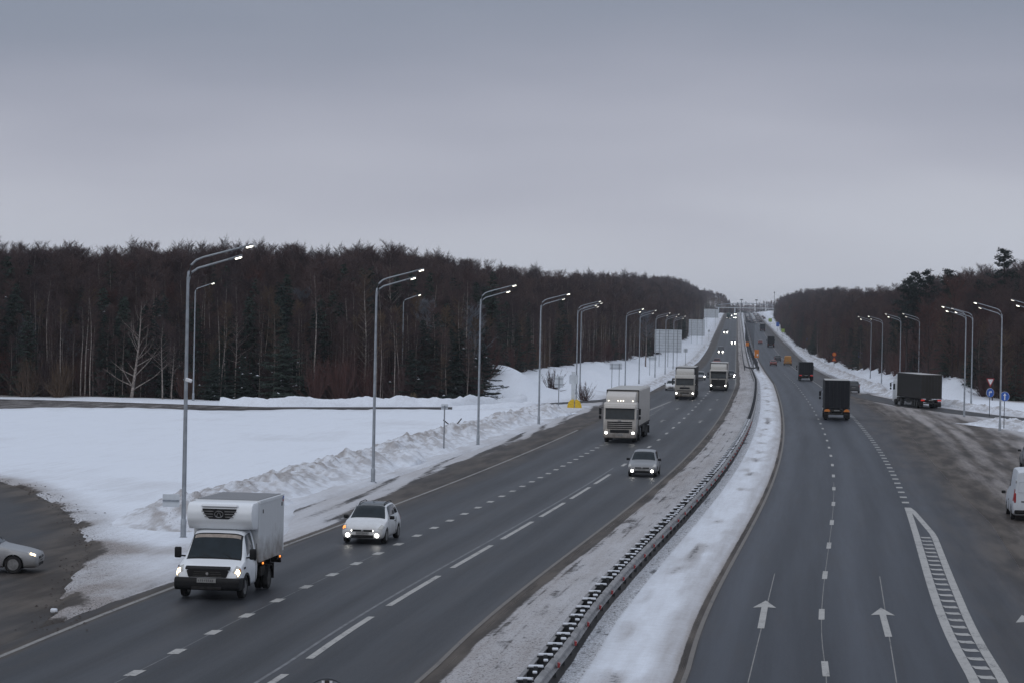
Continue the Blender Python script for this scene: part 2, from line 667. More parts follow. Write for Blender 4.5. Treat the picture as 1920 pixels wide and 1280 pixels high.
_lp = [at(*p) for p in ((0, 900), (62, 922), (105, 945), (140, 970), (160, 1000), (170, 1025), (162, 1047), (140, 1082), (122, 1112))]
_lp = sorted([(y, x) for x, y in _lp])
LOOP_Y = [30, 66, 72] + [p[0] for p in _lp] + [135, 150, 175, 205]
LOOP_X = [float(road_x(30)) - 21.3, float(road_x(66)) - 21.4, float(road_x(72)) - 22.6] + [p[1] for p in _lp] + [-33, -46, -75, -110]


def loop_x(Y): return np.interp(Y, LOOP_Y, LOOP_X)


def outer_right(Y):      # where the trampled verge of the outbound side ends
    Y = np.asarray(Y, float)
    x = np.interp(Y, [30, 150, 190, 220, 244, 256, 264, 274, 290, 333, 346], [66, 66, 64, 57, 51.7, 49.8, 48.2, 47.5, 45.9, 46.4, 46.8])
    u = np.where(Y < 346, x - road_x(Y), np.interp(Y, [346, 380, 650, 900, 1700], [11, 10.2, 10.4, 11.2, 10]))
    return np.maximum(u, mud_edge(Y) + 1.0)


def corridor(X, Y):
    """1 under the roads, 0 on the open snow"""
    u = X - road_x(Y)
    a = sstep(0, .5, u - (snow_edge(Y) + .1)) * sstep(0, .5, (outer_right(Y) - .1) - u)
    b = sstep(0, .5, loop_x(Y) - X) * (Y < 205)
    c = sstep(0, 1.0, Y - ls_near(X)) * sstep(0, 1.0, ls_far(X) - Y) * (X < 15.5)
    d = sstep(0, .5, X - slip_near(Y)) * sstep(0, .5, slip_far(Y) - X) * ((Y > 150) & (Y < 346))
    return np.maximum(np.maximum(a, b), np.maximum(c, d))


# the ground: one sheet of snow reaching the horizon
gy = np.concatenate([[-400, -150, -50, 0, 30], ysteps(50, 460, .35), ysteps(463, 2700, .9), [2900, 3300, 4000, 5200, 7000]])
gx = np.concatenate([[-5000, -2600, -1300, -700, -420, -280, -200, -160, -130, -110, -95, -85, -77, -70, -64, -59, -55],
                     np.arange(-51, 80, .38), np.arange(80.5, 240, 3.), [260, 300, 360, 450, 600, 900, 1600, 2800, 5000]])
GX, GY = np.meshgrid(gx, gy)
cor = corridor(GX, GY)
gz = ground_z(GX, GY) * (1 - cor) + zprof(GY) * cor + .07 * (1 - cor) - .40 * cor
GU = GX - road_x(GY)
nz1 = fbm(GX / 2.2, GY / 5., 31, 4)
nz2 = fbm(GX / 9., GY / 14., 33, 3)
g_mud = np.zeros_like(GX)
# dirt thrown out by the ploughs beside the roads
g_mud += .55 * sstep(6, 0, snow_edge(GY) - GU) * (GU < snow_edge(GY) + 1) * (.35 + nz1)
g_mud += .5 * sstep(7, 0, GU - outer_right(GY)) * (GU > 0) * (.3 + nz1)
g_mud += .9 * sstep(3.0, .2, GX - loop_x(GY)) * (GY < 180) * (nz1 * 1.5)
dls = np.minimum(np.abs(GY - ls_near(GX)), np.abs(GY - ls_far(GX)))
g_mud += .35 * sstep(9, 0, dls) * (GX < 16) * nz1
dsr = np.minimum(np.abs(GX - slip_near(GY)), np.abs(GX - slip_far(GY)))
g_mud += .6 * sstep(4, 0, dsr) * (GY > 165) * (GY < 350) * (.2 + nz1)
g_mud += np.where(nz2 > .62, (nz2 - .62) * 1.0, 0)
gore = (GX > -24) & (GX < -10) & (GY < 112) & (GU < -21)
g_mud += .22 * gore * sstep(.42, .7, nz1)
inF = np.maximum(sstep(0, 5, forest_left(GY) - GX + (nz1 - .5) * 6) * (GY > 250), sstep(0, 5, GX - forest_right(GY) + (nz1 - .5) * 6) * (GY > 215))
g_snow = 1.15 - .35 * g_mud - inF * .55
g_snow -= .6 * sstep(1.0, 0, GX - loop_x(GY)) * (GY < 175) * sstep(.4, .6, nz1)
g_mud = np.maximum(g_mud, inF * .95)
g_speck = .15 * sstep(10, 0, snow_edge(GY) - GU) + .55 * sstep(3, 0, GX - loop_x(GY)) * (GY < 180) + .35 * gore * nz1 + .3 * inF
g_speck += .5 * np.exp(-((GX + 22) / 3.) ** 2 - ((GY - 121) / 1.3) ** 2) + .45 * np.exp(-((GX + 27) / 3.5) ** 2 - ((GY - 130) / 1.0) ** 2)
ground = link_mesh('ground', grid_mesh('ground', np.stack([GX, GY, gz], -1), M['snow'],
                                       {'snow': g_snow, 'mud': np.clip(g_mud, 0, 1), 'speck': g_speck}))
tag(ground, kind='structure')

SY = np.concatenate([[30, 40], ysteps(46, 460, .45), ysteps(463, 2650, 1.2)])


def strip(name, cols, fn, mat, ys=SY, dz=0.0):
    """cols(Y) -> offsets from the road line, (n, m); fn(U, Y) -> attributes"""
    U = cols(ys)
    Y = np.repeat(ys[:, None], U.shape[1], 1)
    X = U + road_x(Y)
    a = fn(U, Y, X)
    Z = zprof(Y) + dz + a.pop('z', 0)
    o = link_mesh(name, grid_mesh(name, np.stack([X, Y, Z], -1), mat, a))
    return tag(o, kind='structure')


def left_cols(ys):
    a = snow_edge(ys)[:, None]
    t1 = np.linspace(0, 1, 26)[None, :-1]
    return np.concatenate([a + (-20.4 - a) * t1, np.repeat(np.linspace(-20.4, -10.6, 36)[None, :-1], len(ys), 0),
                           np.repeat(np.linspace(-10.6, -9.6, 10)[None], len(ys), 0)], 1)


def left_attr(U, Y, X):
    n1 = fbm(U * 1.4, Y / 9., 41, 4)
    n2 = fbm(U / 1.5, Y / 30., 43, 3)
    e = snow_edge(Y)
    w = -21.1 - e                                 # width of the shoulder
    d = -21.1 - U                                 # metres outside the edge line
    inside = sstep(.1, -.3, d)
    mid = sstep(100, 116, Y) * sstep(300, 280, Y)
    snow = np.zeros_like(U)
    mud = np.zeros_like(U)
    # mid distance: dirty lane, then trampled snow with wheel tracks
    lane = np.interp(Y, [100, 110, 125, 150, 210, 290], [.3, .6, 1.3, 1.9, 2.2, 2.4])
    s_mid = sstep(lane - .5, lane + 1.0, d + (n1 - .5) * 1.3)
    track = np.abs(np.sin((U + .35 * np.sin(Y / 11.) + (Y - 105) * .05) * 2.3))
    snow += mid * s_mid * (.46 + .26 * sstep(.25, .8, track) + .35 * (n1 - .5))
    mud += mid * np.where(d > -.2, .62 + .3 * n1, 0) * (1 - .22 * s_mid)
    # near: a narrow rim
    near = sstep(116, 98, Y)
    snow += near * sstep(-.05, .5, d + (n1 - .5) * .5) * (.25 + .55 * sstep(70, 80, Y))
    mud += near * sstep(-.5, .1, d) * .6
    # far: a dark grimy shoulder
    farw = sstep(290, 345, Y)
    edge2 = np.interp(Y, [290, 345, 430, 600], [-20.6, -20.0, -18.0, -17.1])
    dd = edge2 - U
    mud += farw * sstep(-.1, .5, dd) * (.62 + .3 * n1)
    snow += farw * sstep(1.8, 3.4, dd + (n1 - .5) * 1.6) * .55
    # grit along the edge line and along the median
    mud += .6 * np.exp(-((U + 20.95 + .12 * (n2 - .5)) / .22) ** 2) * sstep(330, 260, Y)
    snow += .28 * np.exp(-((U + 20.95 + .12 * (n2 - .5)) / .15) ** 2) * sstep(330, 260, Y)
    mud += .45 * sstep(-19.2, -20.8, U + (n2 - .5) * 1.2) * inside * sstep(75, 130, Y) * sstep(340, 280, Y)
    mud += .9 * sstep(-9.95, -9.78, U + (n2 - .5) * .15) + .10 * sstep(-10.6, -10.0, U + (n2 - .5) * .6)
    snow += .42 * np.exp(-((U + 9.86) / .08) ** 2)
    mud += .10 * n2
    z = -.03 * sstep(0, .6, e + .5 - U)
    lane = (U + 20.9) / 3.75
    tone = .40 + .26 * np.cos(lane * 2 * np.pi * 2 + .6) + .12 * np.cos(lane * 2 * np.pi) + .9 * (n2 - .5)
    return dict(snow=snow, mud=np.clip(mud, 0, 1), speck=.3 * (snow > .3) * n1, tone=tone, z=z)


left_road = strip('left_road', left_cols, left_attr, M['cover'])


def med_cols(ys):
    return np.repeat(np.concatenate([np.linspace(-9.6, -9.0, 10)[:-1], np.linspace(-9.0, -4.6, 56)[:-1], np.linspace(-4.6, -3.65, 16)])[None], len(ys), 0)


def med_attr(U, Y, X):
    n1 = fbm(U * 2.2, Y / 2.5, 51, 4)
    n2 = fbm(U / 1.2, Y / 12., 53, 3)
    n3 = fbm(U * 1.2, Y / 4.5, 57, 3)
    tr = np.abs(np.sin((U + .10 * np.sin(Y / 17.)) * 5.2 + .5 * n2))
    snow = np.zeros_like(U)
    mud = np.zeros_like(U)
    A = sstep(-9.48, -9.15, U + (n2 - .5) * .3)           # brown edge -> grey trampled snow
    lz = (U < -6.90)
    snow += lz * A * (.50 + .14 * sstep(0, .35, tr) + .45 * (n1 - .5) + .16 * sstep(-8.7, -7.2, U))
    mud += lz * (.95 - .16 * A + .2 * (n2 - .5) - .10 * sstep(-8.4, -7.2, U))
    zr = (U >= -6.90) & (U < -6.50)                        # bare dark soil under the barrier
    snow += zr * .02
    mud += zr * .35
    zs = (U >= -6.50) & (U < -5.95)
    snow += zs * (.68 + .6 * (n1 - .5))
    mud += zs * (.30 + .5 * (n1 - .4))
    zw = (U >= -5.95)
    patch = sstep(.50, .68, n3) * np.exp(-((U + 5.1) / .6) ** 2)
    bei = sstep(-4.75, -4.05, U + (n2 - .5) * .5)
    snow += zw * (1.05 - .50 * patch - .12 * bei - .75 * sstep(-3.84, -3.68, U))
    mud += zw * (.18 + .42 * bei + .45 * patch + .25 * (n1 - .5) + .35 * sstep(-4.0, -3.7, U))
    far = sstep(470, 520, Y)
    mud += far * .12
    hum = .10 * sstep(-9.6, -8.9, U) * sstep(-3.65, -4.3, U) + .03 * (n1 - .5)
    hum += .08 * np.exp(-((U + 6.1) / .3) ** 2) * n1
    return dict(snow=snow, mud=np.clip(mud, 0, 1), speck=lz * A * (.55 + .6 * (n2 - .4)) + zs * .85 + zw * (.10 + .25 * patch), z=hum)


median = strip('median_strip', med_cols, med_attr, M['cover'])


def right_cols(ys):
    m = mud_edge(ys)[:, None]
    t = np.linspace(0, 1, 22)[None]
    return np.concatenate([np.repeat(np.linspace(-3.65, -3.0, 8)[None, :-1], len(ys), 0), np.repeat(np.linspace(-3.0, 3.4, 26)[None, :-1], len(ys), 0),
                           3.4 + (m - 3.4) * t], 1)


def right_attr(U, Y, X):
    n1 = fbm(U * 1.1, Y / 10., 61, 4)
    n2 = fbm(U / 1.3, Y / 32., 63, 3)
    mud = .85 * sstep(-3.35, -3.58, U + (n2 - .5) * .15) + .08 * sstep(-2.8, -3.4, U + (n2 - .5) * .6)
    o = U - 3.75
    m = mud_edge(Y) - 3.75
    brown = sstep(110, 190, Y)
    mud += sstep(0, .3, o) * (.16 + .22 * brown + .35 * (n1 - .45) + .5 * sstep(.45, 1.0, o / m + (n2 - .5) * .4))
    mud += .18 * np.clip(n2 - .5, 0, 1)
    snow = .30 * sstep(.93, 1.0, o / m) * n1
    lane = U / 3.65
    tone = .40 - .26 * np.cos(lane * 2 * np.pi * 2 + .4) + .14 * np.sin(lane * 2 * np.pi) + .9 * (n2 - .5)
    return dict(snow=snow, mud=np.clip(mud, 0, 1), speck=0 * U, tone=tone, z=0 * U)


right_road = strip('right_road', right_cols, right_attr, M['cover_r'])

vy = SY


def verge_cols(ys):
    m = mud_edge(ys)[:, None]
    o = outer_right(ys)[:, None]
    t = np.concatenate([np.linspace(0, .35, 40)[:-1], np.linspace(.35, 1, 42)])[None]
    return m + (o - m) * t


def verge_attr(U, Y, X):
    d = U - mud_edge(Y)
    n1 = fbm(U / .8, Y / 22., 71, 5)
    n2 = fbm(U / 3.0, Y / 30., 73, 4)
    # wheel tracks of lorries that pulled off here
    wob = fbm(U * 0 + 1.7, Y / 25., 77, 2) - .5
    tr = np.ones_like(U)
    for a_, b_, c_, s_ in ((1.2, 1.0, .5, .3), (2.6, -1.2, 1.0, .8), (4.0, 2.5, .4, 1.1), (5.2, .6, 1.8, .7), (7.4, -2.6, 1.2, .9), (9.0, 3.2, .8, 1.3), (12.0, -4.0, 2.0, .6)):
        q = (Y - 110) / 100.
        ctr = a_ + b_ * q + c_ * q * q + 1.2 * wob * s_
        for w_ in (-.95, .95):
            tr = tr - .62 * np.exp(-((d - ctr - w_) / .26) ** 2) * (.5 + fbm(U / 2, Y / 12. + a_, 78, 2))
    tr = np.clip(tr, 0, 1)
    tr2 = 1 - .8 * sstep(.52, .75, fbm(U / 1.6, Y / 14., 76, 3))
    white = sstep(3.0, 12.0, d + (n2 - .5) * 8 + (Y - 190) * .02)
    near = sstep(150, 110, Y)
    n3 = fbm(U / .7, Y / 38., 79, 4)
    snow = .12 + .34 * sstep(.3, 3.0, d + (n2 - .5) * 2) + .52 * white - .34 * (1 - tr) - .22 * (1 - tr2) + .45 * (n1 - .5) + .50 * (n3 - .5)
    snow += .35 * np.exp(-((d - (2.8 + .0 * Y)) / 1.6) ** 2) * sstep(215, 250, Y) * sstep(335, 300, Y)
    w2 = sstep(7.0, 17.0, d + (n2 - .5) * 8 + (Y - 190) * .03)
    mud = 1.02 - .66 * w2 + .35 * (n2 - .5) + .3 * (n3 - .5)
    far = sstep(336, 360, Y)
    snow = snow * (1 - far) + far * (.45 + .5 * (n1 - .5) + .25 * sstep(.2, 1.5, d))
    mud = mud * (1 - far) + far * (.55 - .3 * sstep(.5, 2, d))
    z = .10 * white * n2 + .02 * n1 * sstep(0, 1, d)
    return dict(snow=snow, mud=np.clip(mud, 0, 1), speck=.12 * white, z=z)


right_verge = strip('right_verge', verge_cols, verge_attr, M['verge'], dz=.004)

# slip road on the right, loop and slip road on the left
ty = ysteps(165, 347, .4)
tt = np.linspace(0, 1, 24)
A_, B_ = slip_near(ty)[:, None], slip_far(ty)[:, None]
X = A_ + (B_ - A_) * tt[None]
Y = np.repeat(ty[:, None], 24, 1)
e = np.minimum(tt, 1 - tt)[None] + 0 * X
slip_r = link_mesh('slip_road_right', grid_mesh('slip_road_right', np.stack([X, Y, zprof(Y) + .012 - .05 * (e < .01)], -1), M['cover'],
                   {'snow': .55 * sstep(.10, 0, e), 'mud': .25 + .6 * sstep(.2, .02, e), 'speck': 0 * e}))
tag(slip_r, kind='structure')

tx = np.arange(-95, 15.6, .6)
A_, B_ = ls_near(tx)[:, None], ls_far(tx)[:, None]
Y = A_ + (B_ - A_) * tt[None]
X = np.repeat(tx[:, None], 24, 1)
e = np.minimum(tt, 1 - tt)[None] * (B_ - A_) + 0 * X
slush = sstep(-14, -32, X)
slip_l = link_mesh('slip_road_left', grid_mesh('slip_road_left', np.stack([X, Y, zprof(Y) + .014 - .05 * (e < .01)], -1), M['cover'],
                   {'snow': slush * (.42 * sstep(1.2, 3.5, e)) + .1 * (1 - slush), 'mud': .30 + .45 * slush + .3 * sstep(1.5, .2, e) * (1 - slush), 'speck': 0 * e}))
tag(slip_l, kind='structure')

ly = ysteps(30, 204, .4)
tl = np.concatenate([np.linspace(0, .14, 26)[:-1], np.linspace(.14, 1, 30)])
A_ = loop_x(ly)[:, None]
X = A_ + (-115 - A_) * tl[None]
Y = np.repeat(ly[:, None], len(tl), 1)
d = A_ - X
n1 = fbm(X / 1.2, Y / 3., 81, 4)
n2 = fbm(X / 3., Y / 6., 83, 3)
joins = sstep(78, 66, Y)
lm = .26 + .70 * sstep(2.6, .5, d + (n1 - .5) * 1.8) * (1 - joins) + .45 * sstep(92, 72, Y) * sstep(9, 2, d) * n1 * 1.4 + .3 * (n2 - .5)
arc = np.exp(-((d - 4.3 - .3 * n2) / .22) ** 2) * sstep(88, 94, Y)
lm = lm + .5 * arc
ls = .18 * sstep(1.2, .1, d) * n1 + .28 * arc
loop_road = link_mesh('loop_road', grid_mesh('loop_road', np.stack([X, Y, zprof(Y) + .02 - .06 * (d < .05)], -1), M['cover'],
                      {'snow': ls, 'mud': np.clip(lm, 0, 1), 'speck': .5 * sstep(2.2, .4, d) * (1 - joins)}))
tag(loop_road, kind='structure')


# snow thrown up by the ploughs
def snow_ridge(name, path_fn, ys, half, height, nx=70, seed=3, tail=6.0):
    s = np.linspace(-1, 1, nx)[None]
    Y = np.repeat(ys[:, None], nx, 1)
    c = path_fn(ys)[:, None]
    X = c + half * s
    n = fbm(X / 1.1, Y / 1.3, seed, 3, .55)
    n2 = fbm(X / 3., Y / 4.5, seed + 3, 3)
    base = np.clip(1 - np.abs(s + .12 - .7 * (n2 - .5)) ** 1.5, 0, 1)
    ends = sstep(ys[0], ys[0] + tail, Y) * sstep(ys[-1], ys[-1] - tail, Y)
    nb = fbm(X / .55, Y / .7, seed + 7, 3, .55)
    h = height * ends * base * (.35 + 1.0 * n2) * (.50 + .80 * n + .45 * np.abs(nb - .5) * 2)
    nf = fbm(X / .45, Y / .8, seed + 9, 4, .6)
    dirt = np.sqrt(base) * (.24 + .55 * sstep(.40, .62, nf) + .15 * sstep(.5, .7, n))
    Z = ground_z(X, Y) + .02 + h - .25 * (np.abs(s) > .97)
    o = link_mesh(name, grid_mesh(name, np.stack([X, Y, Z], -1), M['snow'],
                                  {'snow': 1.1 - .18 * base * n, 'mud': np.clip(dirt, 0, 1) + 0 * X, 'speck': .75 * base * n + 0 * X}))
    return tag(o, kind='structure')


bank_c = lambda y: road_x(y) + np.interp(y, [96, 104, 112, 200, 230, 262], [-26.6, -27.6, -28.2, -28.3, -27.8, -26.5])
snow_ridge('snow_bank', bank_c, np.arange(97, 247, .22), 2.8, .98, 60, 91)
snow_ridge('snow_bank', lambda y: 50 + (y - 210) * -.12, np.arange(203, 238, .3), 3.2, .85, 50, 95)
snow_ridge('snow_bank', lambda y: slip_far(y) + 2.2, np.arange(215, 345, .5), 1.6, .75, 26, 99)
snow_ridge('snow_bank', lambda y: road_x(y) + outer_right(y) + 1.4, np.arange(350, 900, 1.1), 2.0, .9, 20, 103)
snow_ridge('snow_bank', lambda y: road_x(y) + snow_edge(y) - 1.0, np.arange(310, 900, 1.1), 1.3, .55, 18, 107)
sx = np.arange(-92, -4, .35)


def cross_ridge(name, yc, xs, half, height, seed):
    s = np.linspace(-1, 1, 24)[None]
    X = np.repeat(xs[:, None], 24, 1)
    Y = yc(xs)[:, None] + half * s
    n = fbm(X / 2.2, Y / 1.6, seed, 4, .6)
    base = np.clip(1 - np.abs(s) ** 1.7, 0, 1)
    Z = ground_z(X, Y) + .02 + height * base * (.25 + 1.3 * n) - .25 * (np.abs(s) > .97)
    o = link_mesh(name, grid_mesh(name, np.stack([X, Y, Z], -1), M['snow'], {'snow': 1.1 + 0 * X, 'mud': .12 * n, 'speck': .12 * n}))
    return tag(o, kind='structure')


cross_ridge('snow_bank', lambda x: ls_far(x) + 2.6, np.arange(-30, 2, .35), 1.8, .95, 111)
cross_ridge('snow_bank', lambda x: ls_near(x) - 1.6, np.arange(-6, 3.5, .3), 1.3, .5, 113)


# ------------------------------------------------------------------ painted markings
def ribbon(name, u, y0, y1, w, mat, parent, z=.008, n=None, x_of=None):
    n = n or max(2, int((y1 - y0) / 2.5) + 1)
    ys = np.linspace(y0, y1, n)
    xs = (x_of(ys) if x_of else road_x(ys) + (u(ys) if callable(u) else u))
    P = np.stack([np.stack([xs - w / 2, ys, zprof(ys) + z], -1), np.stack([xs + w / 2, ys, zprof(ys) + z], -1)], 1)
    o = link_mesh(name, grid_mesh(name, P, mat, smooth=False), parent)
    return o


for k in range(31):
    yc = 50.9 + 4 * k + 4
    ribbon('lane_dash', -16.85, yc - .5, yc + .5, .30, M['paint_line'], left_road)
for k in range(24):
    yc = 178.9 + 4 * k
    ribbon('lane_dash', -16.85, yc - .5, yc + .5, .28, M['paint_worn'], left_road)
for k in range(8):
    ribbon('lane_dash', -13.25, 50 + 12 * k, 59.2 + 12 * k, .20, M['paint_line'], left_road)
for k in range(22):
    ribbon('lane_dash', -13.25, 152 + 12 * k, 155 + 12 * k, .22, M['paint_line'], left_road)
for u_ in (-9.86, -3.50):
    for k in range(10):
        ribbon('edge_line', u_, 46 + 36 * k, 82 + 36 * k, .13, M['edge_grit'], left_road if u_ < -5 else right_road, z=.012)
ribbon('old_line', -13.62, 46, 150, .10, M['paint_faint'], left_road, z=.006)
ribbon('old_line', -16.85, 46, 90, .04, M['paint_faint'], left_road, z=.006)
for k in range(38):
    ribbon('lane_dash', 0.0, 48.6 + 12 * k, 51.4 + 12 * k, .18, M['paint_line'], right_road)
ribbon('old_line', 0.0, 46, 140, .022, M['paint_worn'], right_road, z=.006)
for k in range(34):
    ribbon('edge_dash', 3.68, 123.5 + 4 * k, 124.6 + 4 * k, .36, M['paint_line'], right_road)
for k in range(30):
    ribbon('edge_line', 3.75, 380 + 40 * k, 418 + 40 * k, .18, M['paint_worn'], right_road)
    ribbon('edge_line', -9.95 if k % 2 else -9.95, 380 + 40 * k, 419 + 40 * k, .16, M['paint_worn'], left_road)
for s_, e_ in ((60, 258),):
    ribbon('edge_line', -20.95, s_, 110, .16, M['paint_worn'], left_road, z=.006)
    ribbon('edge_line', -20.95, 112, 205, .16, M['paint_worn'], left_road, z=.006)
# merging island far off on the inbound side
ribbon('edge_line', lambda y: -18.4 + (y - 238) * .03, 236, 292, .3, M['paint_worn'], left_road)
# striped island between the outbound lanes and the dirty turn-off lane
isl_l = lambda y: 3.68 + 0 * y
isl_r = lambda y: np.interp(y, [44, 60, 79, 104, 118, 120.5], [4.38, 4.40, 4.46, 4.44, 3.90, 3.72])
ribbon('island_line', isl_l, 46, 120.4, .28, M['paint_line'], right_road, n=30)
ribbon('island_line', isl_r, 46, 120.4, .26, M['paint_line'], right_road, n=30, z=.010)
yy = 47.0
while yy < 104:
    a_, b_ = float(isl_l(yy)) + .17, float(isl_r(yy)) - .17
    us = np.linspace(a_, b_, 4)
    bow = np.array([.12, .03, 0, .05])
    xs = road_x(yy + bow) + us
    w_ = .60
    P = np.stack([np.stack([xs, yy + bow - w_ / 2, 0 * xs + .008], -1), np.stack([xs, yy + bow + w_ / 2, 0 * xs + .008], -1)], 0)
    link_mesh('island_bar', grid_mesh('island_bar', P, M['paint_line'], smooth=False), right_road)
    yy += 1.74


def lane_arrow(x, y, parent, L=7.3, head=.74, worn='paint_line', name='lane_arrow'):
    a = math.atan(road_dir(y))
    pts = [(-.10, 0), (.10, 0), (.10, L * .74), (head / 2, L * .72), (0, L), (-head / 2, L * .72), (-.10, L * .74)]
    v = [(x + p[0] + p[1] * math.tan(a), y + p[1], float(zprof(y)) + .009) for p in pts]
    me = bpy.data.meshes.new(name)
    me.from_pydata(v, [], [(0, 1, 2, 6), (6, 2, 3, 4), (6, 4, 5)])
    me.materials.append(M[worn])
    return link_mesh(name, me, parent)


for px, py in ((1427, 1178), (1667, 1194), (1962, 1210)):
    x, y = at(px, py)
    lane_arrow(x, y, right_road)
for u_ in (-15.0, -11.4):
    for y_ in (226, 262, 300):
        lane_arrow(float(road_x(y_)) + u_, y_, left_road, 6.0, .75, 'paint_worn')
for x0, x1, y0, y1 in ((1403, 1453, 1280, 1075), (1682, 1650, 1280, 1080)):
    a_, b_ = at(x0, y0), at(x1, y1)
    ribbon('chalk_line', None, a_[1], b_[1], .03, M['paint_worn'], right_road, z=.005,
           x_of=lambda q, a_=a_, b_=b_: a_[0] + (b_[0] - a_[0]) * (q - a_[1]) / (b_[1] - a_[1]))


# frozen clods of mud and dirty snow thrown out along the loop road and the verges
def clods(name, spots, mat, seed):
    r = random.Random(seed)
    mb = MB()
    for x, y, sz in spots:
        z = max(float(ground_z(x, y)), 0) + .05
        v, f = [], []
        for k, (a, b, c) in enumerate(((0, 0, .7), (1, 0, 0), (.3, .95, 0), (-.8, .6, 0), (-.8, -.6, 0), (.3, -.95, 0))):
            q = sz * r.uniform(.6, 1.25)
            v.append((x + a * q, y + b * q, z + c * q - .02))
        mb.add(v, [(0, 1, 2), (0, 2, 3), (0, 3, 4), (0, 4, 5), (0, 5, 1)])
    return tag(mb.build(name, mat), kind='stuff')


rc = random.Random(9)
sp = []
for k in range(700):
    y = rc.uniform(66, 130)
    sp.append((float(loop_x(y)) + rc.gauss(.2, .45), y, abs(rc.gauss(.025, .018)) + .012))
c_ = clods('mud_clods', sp, M['wood'], 1)
tag(c_, 'dark frozen mud crumbs along the edge of the loop road', 'mud')
t = thing('snow_block', 'lone white lump of snow on the mud by the loop road', 'snow', (at(100, 1150)[0], at(100, 1150)[1], .12))
MB().box((0, 0, -.03), (.20, .17, .13), .055, None, 3).build('lump', M['snow_cap'], t, True)
# ------------------------------------------------------------------ crash barrier in the median
def sweep(mb, ys, u, prof, zb=0.0):
    """a rail: profile (du, z) carried along the road"""
    n = len(prof)
    base = len(mb.v)
    for y in ys:
        x = float(road_x(y)) + (u(y) if callable(u) else u)
        zz = float(zprof(y)) + zb
        for du, z in prof:
            mb.v.append((x + du, float(y), zz + z))
    for i in range(len(ys) - 1):
        for k in range(n):
            a = base + i * n + k
            b = base + i * n + (k + 1) % n
            mb.f.append((a, b, b + n, a + n))
    mb.f.append([base + k for k in range(n)])
    mb.f.append([base + (len(ys) - 1) * n + k for k in range(n)])
    return mb


def wbeam(s):
    return [(0, .78), (s * .075, .74), (s * .08, .69), (s * .02, .635), (s * .02, .605), (s * .08, .55), (s * .075, .50), (0, .46), (-s * .012, .46), (-s * .012, .745), (-s * .06, .75), (-s * .06, .78)]


bar = thing('crash_barrier', 'double sided steel crash barrier with snowy spacers in the middle strip', 'barrier', (0, 0, 0))
rail_y = np.concatenate([np.arange(42, 240, 3.), np.arange(240, 506, 6.)])
sweep(MB(), rail_y, -6.44, wbeam(1), .04).build('rail', M['rail'], bar)
sweep(MB(), rail_y, -6.87, wbeam(-1), .04).build('rail', M['rail'], bar)
pm = MB().box((0, 0, .42), (.10, .14, .84), .01).mesh('post', M['rail_dark'])
sm = MB().box((0, 0, .69), (.40, .05, .22), .01).mesh('spacer', M['rail_dark'])
cm = MB().box((0, 0, .83), (.36, .15, .055), .025, seg=2).mesh('snow_cap', M['snow_cap'], True)
cm2 = MB().box((0, 0, .87), (.13, .18, .05), .022, seg=2).mesh('snow_cap', M['snow_cap'], True)
rm = MB().prism([(-.01, .58), (.04, .58), (.06, .68), (-.01, .70)], -.09, .09, .005, 1).mesh('reflector', M['red_reflector'])
far_posts = MB()
k = 0
for yy in np.arange(45, 504, 2.0):
    x = float(road_x(yy)) - 6.65
    if yy < 215:
        p = link_mesh('post', pm, bar)
        p.location = (x, yy, .06)
        s_ = link_mesh('spacer', sm, bar)
        s_.location = (x, yy + .12, .06)
        c_ = link_mesh('snow_cap', cm, s_)
        c_.location = (random.uniform(-.02, .02), 0, 0)
        c_.scale = (random.uniform(.9, 1.08), random.uniform(.8, 1.25), 1)
        if random.random() < .85:
            c2 = link_mesh('snow_cap', cm2, p)
            c2.location = (random.uniform(-.03, .03), -.72, -.06)
            c2.scale = (random.uniform(.7, 1.2),) * 2 + (1,)
        if k % 2 == 0:
            r_ = link_mesh('reflector', rm, bar)
            r_.location = (x + .295, yy, .03)
    else:
        far_posts.box((x, yy, .47), (.10, .14, .84)).box((x, yy, .72), (.40, .05, .18))
    k += 1
tag(far_posts.build('distant_posts', M['pole_dark'], bar), kind='stuff')

# beyond it: guard rails, lattice screen and tall poles on the far median
fm = thing('median_fence', 'dark lattice fence and guard rails dividing the far road', 'fence', (0, 0, 0))
far_y = np.arange(522, 1960, 14.)
endl = lambda y: -8.0 + 1.0 * math.exp(-(y - 522) / 8.)
endr = lambda y: -4.9 - 1.0 * math.exp(-(y - 522) / 8.)
fy = np.concatenate([np.arange(518, 560, 3.), np.arange(560, 1960, 12.)])
sweep(MB(), fy, endl, wbeam(-1), .15).build('rail', M['rail_dark'], fm)
sweep(MB(), fy, endr, wbeam(1), .15).build('rail', M['rail_dark'], fm)
scr = MB()
for yy in np.arange(530, 1500, 3.0):
    x = float(road_x(yy))
    scr.box((x - 5.2, yy, float(zprof(yy)) + 1.0), (.08, .5, 2.0))
tag(scr.build('anti_glare_slats', M['pole_dark'], fm), kind='stuff')
scr = MB()
for yy in np.arange(524, 1500, 4.0):
    x = float(road_x(yy))
    for uu in (-8.0, -4.9):
        scr.box((x + uu, yy, float(zprof(yy)) + .45), (.1, .12, .9))
tag(scr.build('distant_posts', M['rail_dark'], fm), kind='stuff')
snow_hump = []


# ------------------------------------------------------------------ street lamps
def lamp_head(mb_body, mb_led, end, d):
    e = Vector(end)
    t = Vector(d).normalized()
    ang = math.atan2(t.z, t.x)
    rot = Matrix.Rotation(-ang, 3, 'Y')
    mb_body.box(e + t * .25, (.56, .24, .08), .025, rot)
    mb_led.box(e + t * .36 + rot @ Vector((0, 0, -.055)), (.26, .18, .06), .025, rot, 2)


